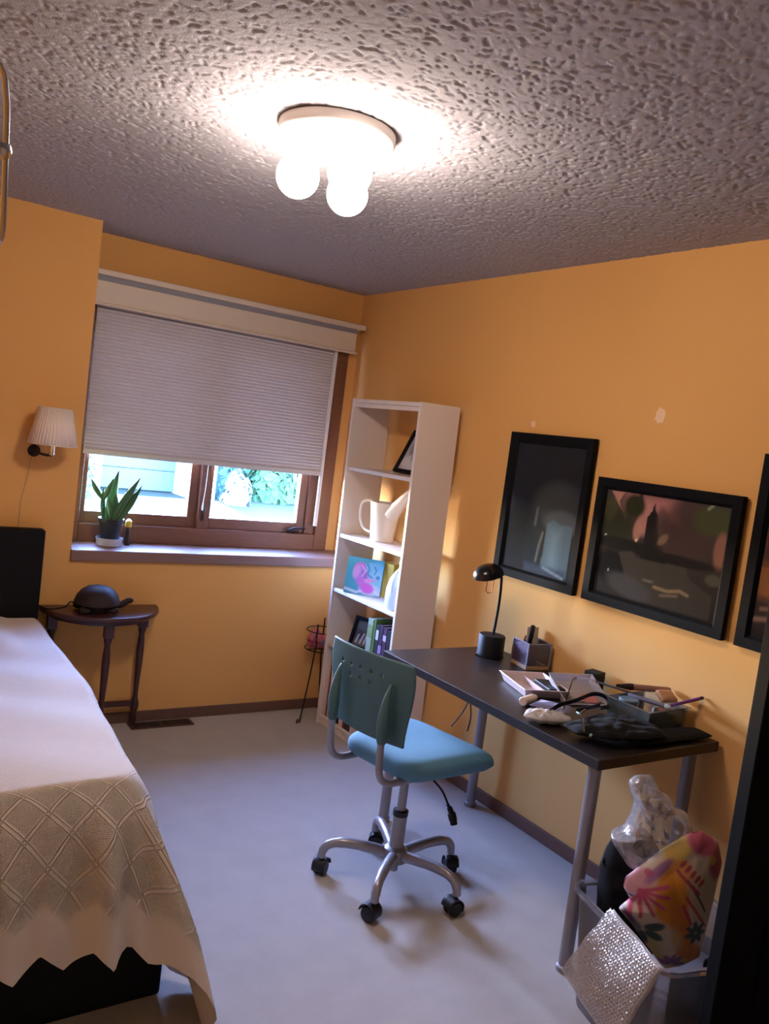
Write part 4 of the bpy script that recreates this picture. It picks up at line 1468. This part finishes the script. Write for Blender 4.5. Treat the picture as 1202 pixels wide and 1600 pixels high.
p2 = painter(base2, [
    (poly_mask([(.03, 1), (.14, .84), (.20, .78), (.21, .70), (.17, .78), (.12, .90), (.16, 1)]), (.36, .17, .13), .9),
    (rect(.18, .60, .82, 1.0, .06), (.33, .14, .13), .95), (ell(.36, .78, .06, .16), (.36, .17, .14), .9), (ell(.31, .66, .035, .10), (.34, .17, .12), .9),
    (ell(.26, .88, .09, .11), (.020, .024, .012), 1), (ell(.12, .68, .14, .16), (.022, .026, .013), .9), (ell(.05, .82, .06, .12), (.05, .05, .02), .7),
    (stroke([(.30, 1.0), (.31, .92)], .014), (.02, .018, .014), 1),
    (poly_mask([(.38, .45), (.38, .80), (.41, .86), (.425, .95), (.44, .86), (.48, .80), (.49, .66), (.56, .50), (.58, .40), (.36, .40)]), (.014, .012, .012), 1),
    (ell(.52, .74, .05, .18, .2), (.09, .05, .045), .7), (ell(.70, .72, .22, .30), (.055, .032, .028), .8), (ell(.88, .86, .14, .13), (.05, .06, .02), .8),
    (stroke([(.84, .96), (.87, 1.0)], .012), (.22, .25, .16), .8), (ell(.97, .62, .05, .16), (.26, .12, .08), .8), (ell(.53, .62, .03, .06, -.5), (.20, .13, .08), .7),
    (ell(.20, .50, .30, .06), (.008, .008, .008), .9), (ell(.62, .46, .35, .05), (.010, .009, .009), .9), (ell(.12, .28, .14, .16), (.006, .006, .007), 1),
    (poly_mask([(.18, .42), (.30, .46), (.34, .40), (.74, .42), (.78, .32), (.96, .22), (.96, .02), (.30, .02), (.26, .22)]), (.050, .045, .036), .75),
    (ell(.30, .12, .20, .10, -.3), (.060, .058, .062), .8), (stroke([(.52, .18), (.62, .17), (.72, .20), (.78, .18)], .014), (.28, .20, .10), .7),
    (stroke([(.58, .12), (.70, .15)], .012), (.18, .13, .09), .7), (ell(.46, .22, .05, .012), (.14, .13, .11), .7), (ell(.95, .36, .06, .05), (.09, .09, .06), .7),
    (ell(.315, .565, .010, .014), (.7, .5, .34), 1), (ell(.04, .56, .008, .01), (.5, .46, .4), .9), (ell(.11, .23, .008, .012), (.5, .5, .45), .9)], 1.35)
framed('framed_picture', 'wide black framed landscape print of dark trees and pink sky in the middle', 'picture', FACE_LEFT(XR - .010, 1.985, 1.066), .645, .498, .045, .024, p2, nu=110, nv=80)


def base3(u, v):
    if v > .72:
        return (.022, .021, .021)
    if v > .42:
        t = (.72 - v) / .3
        return (.022 + .16 * t, .021 + .055 * t, .021 + .02 * t)
    if v > .22:
        return (.30, .125, .045)
    return (.05, .04, .034)


p3 = painter(base3, [(ell(.45, .62, .25, .10), (.30, .085, .05), .9), (ell(.2, .50, .3, .05), (.06, .035, .035), .7), (stroke([(.0, .23), (.3, .21), (.55, .17), (1, .2)], .02), (.10, .055, .04), .9),
                     (stroke([(.0, .10), (.22, .13), (.5, .11), (.9, .13)], .014), (.36, .22, .17), .8), (stroke([(.05, .17), (.25, .19), (.4, .16)], .012), (.28, .17, .13), .8),
                     (ell(.75, .32, .2, .2), (.16, .06, .03), .7), (ell(.5, .03, .6, .05), (.03, .03, .03), .9)])
framed('framed_picture', 'black framed print with orange desert glow cut off by the right edge', 'picture', FACE_LEFT(XR - .010, 1.362, 1.066), .500, .648, .045, .024, p3, nu=60, nv=90)

# ------------------------------------------------------------------ storage bin and the bags in it
BIN = thing('storage_bin', 'frosted clear plastic storage bin on the carpet under the desk end', 'bin', (2.074, 1.350, .001), -.242)
M_bin = clear_mat('bin_plastic', tint=(.93, .93, .96, 1), gloss=.25, rough=.15, haze=.22, hazecol=(.55, .53, .58, 1))


def rr_ring(w, d, r, n=8):
    return rrect(-w / 2, w / 2, d / 2, d / 2, r, n)


bn = MB()
seq = [(.85, 0.0, .05), (.86, .010, .05), (.985, .335, .05), (.985, .338, .05), (1.05, .338, .06), (1.05, .352, .06), (.995, .352, .05), (.975, .34, .05), (.855, .014, .05)]
vs, fs = [], []
for (s, z, r) in seq:
    ring = rr_ring(.40 * s, .425 * s, r)
    vs += [(p[0], p[1], z) for p in ring]
nr = len(ring)
for k in range(len(seq) - 1):
    for i in range(nr):
        i2 = (i + 1) % nr
        fs.append((k * nr + i, k * nr + i2, (k + 1) * nr + i2, (k + 1) * nr + i))
fs.append(tuple(range(nr - 1, -1, -1)))
fs.append(tuple((len(seq) - 1) * nr + i for i in range(nr)))
bn.add(vs, fs)
bn.build('bin_body', M_bin, BIN, angle=50)

flo = [(-0.106, 0.082), (-0.077, 0.113), (-0.103, 0.148), (-0.1, 0.176), (-0.017, 0.256), (0.057, 0.317), (0.092, 0.33), (0.146, 0.308), (0.168, 0.248), (0.163, 0.143), (0.154, 0.018), (0.148, -0.04), (0.102, -0.069), (0.053, -0.082), (-0.021, -0.006), (-0.067, 0.047)]
W = (.66, .59, .51)
PK, OR, RD, TE, YL, PU = (.50, .10, .22), (.68, .27, .035), (.45, .09, .10), (.055, .10, .105), (.58, .42, .10), (.16, .08, .22)
pet = []
for a in (-.25, .15, .6, 1.05, 1.5, 1.9):
    pet.append((stroke([(-.066, .156), (-.066 + .075 * math.sin(a), .156 - .075 * math.cos(a))], .0052), (.56, .09, .18), 1))
fern = []
for k in range(5):
    t = k / 4
    bx_, by_ = .030 + .055 * t, .232 - .045 * t
    fern += [(ell(bx_ + .012, by_ + .012, .013, .006, .9), RD, 1), (ell(bx_ + .004, by_ - .014, .013, .005, -.9), RD, 1)]
fpaint = painter(W, [
    (ell(.022, .215, .05, .04, .7), OR, .9), (ell(.020, .14, .052, .075, .15), OR, 1), (ell(.068, .04, .030, .11, .35), (.58, .20, .04), 1), (ell(.115, -.025, .03, .05, .4), (.56, .20, .05), .9),
    (ell(.030, .285, .05, .03, .8), (.66, .46, .08), .9), (ell(.095, .305, .045, .035, -.4), (.52, .12, .20), 1), (ell(.145, .255, .030, .05), (.42, .12, .20), 1), (ell(.125, .26, .012, .012), YL, .9),
    (ell(-.075, .175, .045, .03, .6), (.62, .30, .38), .9), (ell(-.02, .215, .05, .012, .8), (.34, .15, .36), .9), (ell(-.045, .205, .012, .01), PK, .9),
    (ell(-.010, -.02, .030, .05, .6), (.52, .42, .09), .9), (ell(.02, .02, .05, .05), (.52, .47, .26), .6), (ell(.12, .14, .04, .08), (.42, .40, .27), .5), (ell(.06, -.05, .05, .025), (.46, .38, .12), .8),
    (stroke([(-.090, .085), (-.055, .045)], .008), PU, 1), (stroke([(-.105, .12), (-.085, .118)], .0035), (.05, .06, .30), 1), (stroke([(-.100, .133), (-.08, .133)], .003), (.05, .06, .30), 1),
    (stroke([(.055, .205), (.10, .15), (.125, .115)], .0028), (.03, .05, .045), 1), (stroke([(.06, .155), (.10, .11), (.135, .07)], .004), RD, 1), (stroke([(.055, .13), (.085, .08)], .005), RD, 1),
    (ell(-.012, .058, .027, .013, .35), TE, 1), (ell(-.008, .030, .026, .012, -.35), TE, 1), (ell(-.030, .012, .026, .011, -1.1), TE, 1), (ell(-.055, .040, .014, .02, .2), (.22, .24, .25), .9)]
    + [(ell(.105 + .019 * math.cos(a), .054 + .019 * math.sin(a), .016, .0075, a), TE, 1) for a in np.linspace(0, 2 * PI, 7, endpoint=False)]
    + [(ell(.060 + .022 * math.cos(a), -.058 + .022 * math.sin(a), .018, .008, a), PU, .9) for a in np.linspace(.2, PI - .2, 5)] + pet + fern)
fl_ = puff(flo, .046, n=300, rings=80, crumple=.014, seed=14, freq=13, paint=fpaint, power=.6)
FLO = fl_.build('floral_bag', attr_mat('floral_print', rough=.55), None, angle=180)
FLO.matrix_world = T(2.0, 1.36, .3, -.513)
tag(FLO, 'white bag printed with orange and pink tropical flowers in the bin', 'bag')

clr = [(-0.091, 0.378), (-0.071, 0.4), (-0.023, 0.407), (0.004, 0.368), (0.043, 0.345), (0.052, 0.316), (0.098, 0.304), (0.125, 0.263), (0.125, 0.181), (0.08, 0.147), (0.005, 0.10), (-0.047, 0.11), (-0.111, 0.184), (-0.12, 0.203), (-0.083, 0.222), (-0.068, 0.254), (-0.058, 0.315)]
cb_ = puff([(a * .95, b * .95) for a, b in clr], .060, n=150, rings=30, crumple=.030, seed=41, freq=26, power=.5)
CBG = cb_.build('clear_plastic_bag', clear_mat('clear_film', tint=(.97, .97, .98, 1), gloss=.42, rough=.16, haze=.34, hazecol=(.60, .58, .60, 1), bump=.7, bscale=55), None, angle=180)
CBG.matrix_world = T(2.014, 1.425, .365, -.513)
tag(CBG, 'crumpled clear plastic bag on top of the bags under the desk corner', 'bag')
blk = [(-0.05, 0.116), (-0.039, 0.187), (-0.021, 0.227), (0.062, 0.263), (0.097, 0.23), (0.15, 0.152), (0.16, 0.07), (0.15, -0.10), (0.12, -0.265), (0.02, -0.275), (-.03, -.15), (-0.04, 0.016)]
bb_ = puff(blk, .07, n=110, rings=18, crumple=.024, seed=52, freq=20)
BG = thing('black_bag', 'black fabric bag slumped at the back of the storage bin', 'bag', (2.02, 1.525, .295), -.513)
bb_.build('bag_body', M_blacksoft, BG, angle=180)
sb_ = MB()
sb_.tube(smoothpath([(.02, -.065, .08), (.055, -.085, .115), (.10, -.085, .12), (.13, -.07, .09)]), .006, n=8)
sb_.build('bag_handle', M_blacksoft, BG)

# bubble wrap hung over the near rim of the bin
A0, A1 = Vector((1.893, 1.428, .378)), Vector((1.806, 1.188, .374))
B0, B1 = Vector((1.822, 1.510, .160)), Vector((1.750, 1.258, .130))


def wrap_pt(u, v):
    p = (A0.lerp(A1, u)).lerp(B0.lerp(B1, u), v)
    nrm = Vector((-.93, .25, .28))
    e = min(u, 1 - u, v, 1 - v)
    du, dv = u * 27, v * 25
    if int(dv) % 2:
        du += .5
    rr_ = math.hypot(du % 1 - .5, dv % 1 - .5)
    dome = .0045 * math.sqrt(max(0, 1 - (rr_ / .48) ** 2))
    return p + nrm * (dome * (1 if e > .02 else 0) + .010 * math.sin(PI * u) * math.sin(PI * v) + .003 * math.sin(9 * u + 4 * v) + .002 * math.sin(17 * v))


bw_ = MB()
bw_.grid(wrap_pt, 120, 110)
bw_.grid(lambda u, v: wrap_pt(u, v) * 1 - Vector((-.93, .25, .28)) * .012, 40, 36, flip=True)
BWR = bw_.build('bubble_wrap', clear_mat('bubble_film', tint=(.95, .93, .91, 1), gloss=.16, rough=.16, haze=.44, hazecol=(.60, .52, .46, 1), bump=.8, bscale=120, bdist=.003), None, angle=180)
tag(BWR, 'square sheet of clear bubble wrap hanging over the near side of the bin', 'packaging')
dk = puff([(-.05, -.04), (.04, -.05), (.06, .02), (.0, .06), (-.05, .03)], .03, n=50, rings=8, crumple=.01, seed=61)
DKO = dk.build('dark_blue_pouch', mat('navy_cloth', lin(36, 42, 58), rough=.6), None)
DKO.matrix_world = T(2.175, 1.245, .225, -.513)
tag(DKO, 'dark blue cloth bundle between the floral bag and the door', 'pouch')

# ------------------------------------------------------------------ outside the window
GZ = -.5
M_lawn = mat('lawn', lin(42, 48, 22), rough=1, var=.25, vscale=1.2, bump=.5, bscale=20, bdist=.03)
struct('lawn', MB().box(-25, 45, YW + .6, 60, GZ - .1, GZ), M_lawn, smooth=False)
M_conc = mat('driveway_concrete', lin(120, 120, 120), rough=.9, var=.05)
dvy = MB()
dvy.prism([(1.0, 8.0), (6.3, 8.0), (8.3, 20.0), (3.0, 20.0)], GZ, GZ + .02)
struct('driveway', dvy, M_conc, smooth=False)
GA = thing('garage', 'white garage with a pale blue door seen through the left window pane', 'building', (6.3, 20.0, GZ))
M_siding = mat('pale_siding', lin(190, 192, 196), rough=.7)
gw = MB()
gw.box(-2.2, -.98, 0, .25, 0, 2.9)
gw.box(1.32, 1.9, 0, .25, 0, 2.9)
gw.box(-.98, 1.32, 0, .25, 2.2, 2.9)
gw.box(-2.2, 1.9, 1.7, 5.5, 0, 2.9)
gw.box(-2.2, -.98, .25, 1.7, 0, 2.9)  # deep recess walls and lintel added to shade the door
gw.box(1.32, 1.9, .25, 1.7, 0, 2.9)
gw.box(-.98, 1.32, .25, 1.7, 2.2, 2.9)
gw.build('wall', M_siding, GA, smooth=False)
for k in range(4):
    MB().box(-.98, 1.32, 1.45, 1.5, .02 + .545 * k, .555 + .545 * k).build('door_panel', mat('garage_door_blue', lin(62, 78, 92), rough=.6), GA, smooth=False, bevel=.02)
rf = MB()
rf.prism([(-.35, 2.9), (5.9, 2.9), (2.75, 4.6)], -2.5, 2.2, Matrix(((0, 0, 1, 0), (1, 0, 0, 0), (0, 1, 0, 0), (0, 0, 0, 1))))
rf.build('roof', mat('roof_grey', lin(100, 98, 98), rough=.9), GA, smooth=False)


def bush(name, label, c, r, col, seed, n=900, group=None):
    rs = np.random.default_rng(seed)
    mb = MB()
    for k in range(n):
        d = rs.normal(size=3)
        d /= np.linalg.norm(d)
        d[2] = abs(d[2]) if rs.random() < .8 else d[2] * .4
        rad = rs.uniform(.72, 1.05) * (1 + .16 * math.sin(5 * d[0] + seed) * math.cos(4 * d[1] + 2 * d[2]))
        p = Vector((d[0] * r[0], d[1] * r[1], d[2] * r[2])) * rad
        s = rs.uniform(.09, .17) * r[2] ** .5
        u = Vector(rs.normal(size=3)).normalized()
        v = u.cross(Vector(d)).normalized() if abs(u.dot(Vector(d))) < .99 else Vector((1, 0, 0))
        u = v.cross(Vector(d)).normalized()
        mb.add([p - u * s, p - v * s * .6, p + u * s, p + v * s * .6 + Vector(d) * s * .3], [(0, 1, 2, 3)])
    t = thing(name, label, 'bush', c, 0, group)
    m = mat('foliage', col, rough=.8, var=.35, vscale=3)
    mb.build('foliage', m, t, smooth=False)
    MB().sphere((0, 0, 0), (r[0] * .74, r[1] * .74, r[2] * .74), 20, 12).build('inner_growth', m, t)
    MB().lathe([(.09, 0), (.06, .5)], 8).build('stem', M_bronze, t)
    return t


bush('bush', 'dark green bush behind the lawn left of the middle of the right window pane', (9.55, 23.2, GZ), (.62, .6, 2.0), lin(40, 66, 46), 1)
bush('bush', 'bluish green bush behind the lawn in the right window pane nearest the mullion', (8.85, 21.3, GZ), (.55, .55, 1.7), lin(46, 70, 60), 2)
bush('bush', 'bright green rounded bush in the middle of the right window pane', (10.35, 21.2, GZ), (.8, .8, 1.5), lin(58, 90, 52), 3)
bush('bush', 'low yellow green bush at the right edge of the right window pane', (11.75, 19.6, GZ), (.7, .7, 1.2), lin(64, 96, 54), 4)
bush('bush', 'pale flowering bush beside the mullion in the right window pane', (8.62, 19.6, GZ), (.36, .35, .8), lin(130, 130, 126), 5, 500)
bush('bush', 'pale green shrub at the left edge of the left window pane', (4.45, 18.9, GZ), (.5, .5, 1.1), lin(86, 112, 88), 6, 600)
bush('bush', 'tall green bush at the back of the lawn in the right window pane', (13.2, 23.6, GZ), (1.2, 1.0, 2.6), lin(44, 72, 50), 7)
bush('bush', 'tall dark bush behind the bright rounded one in the right window pane', (11.4, 26.2, GZ), (1.15, 1.0, 2.8), lin(36, 62, 46), 8)
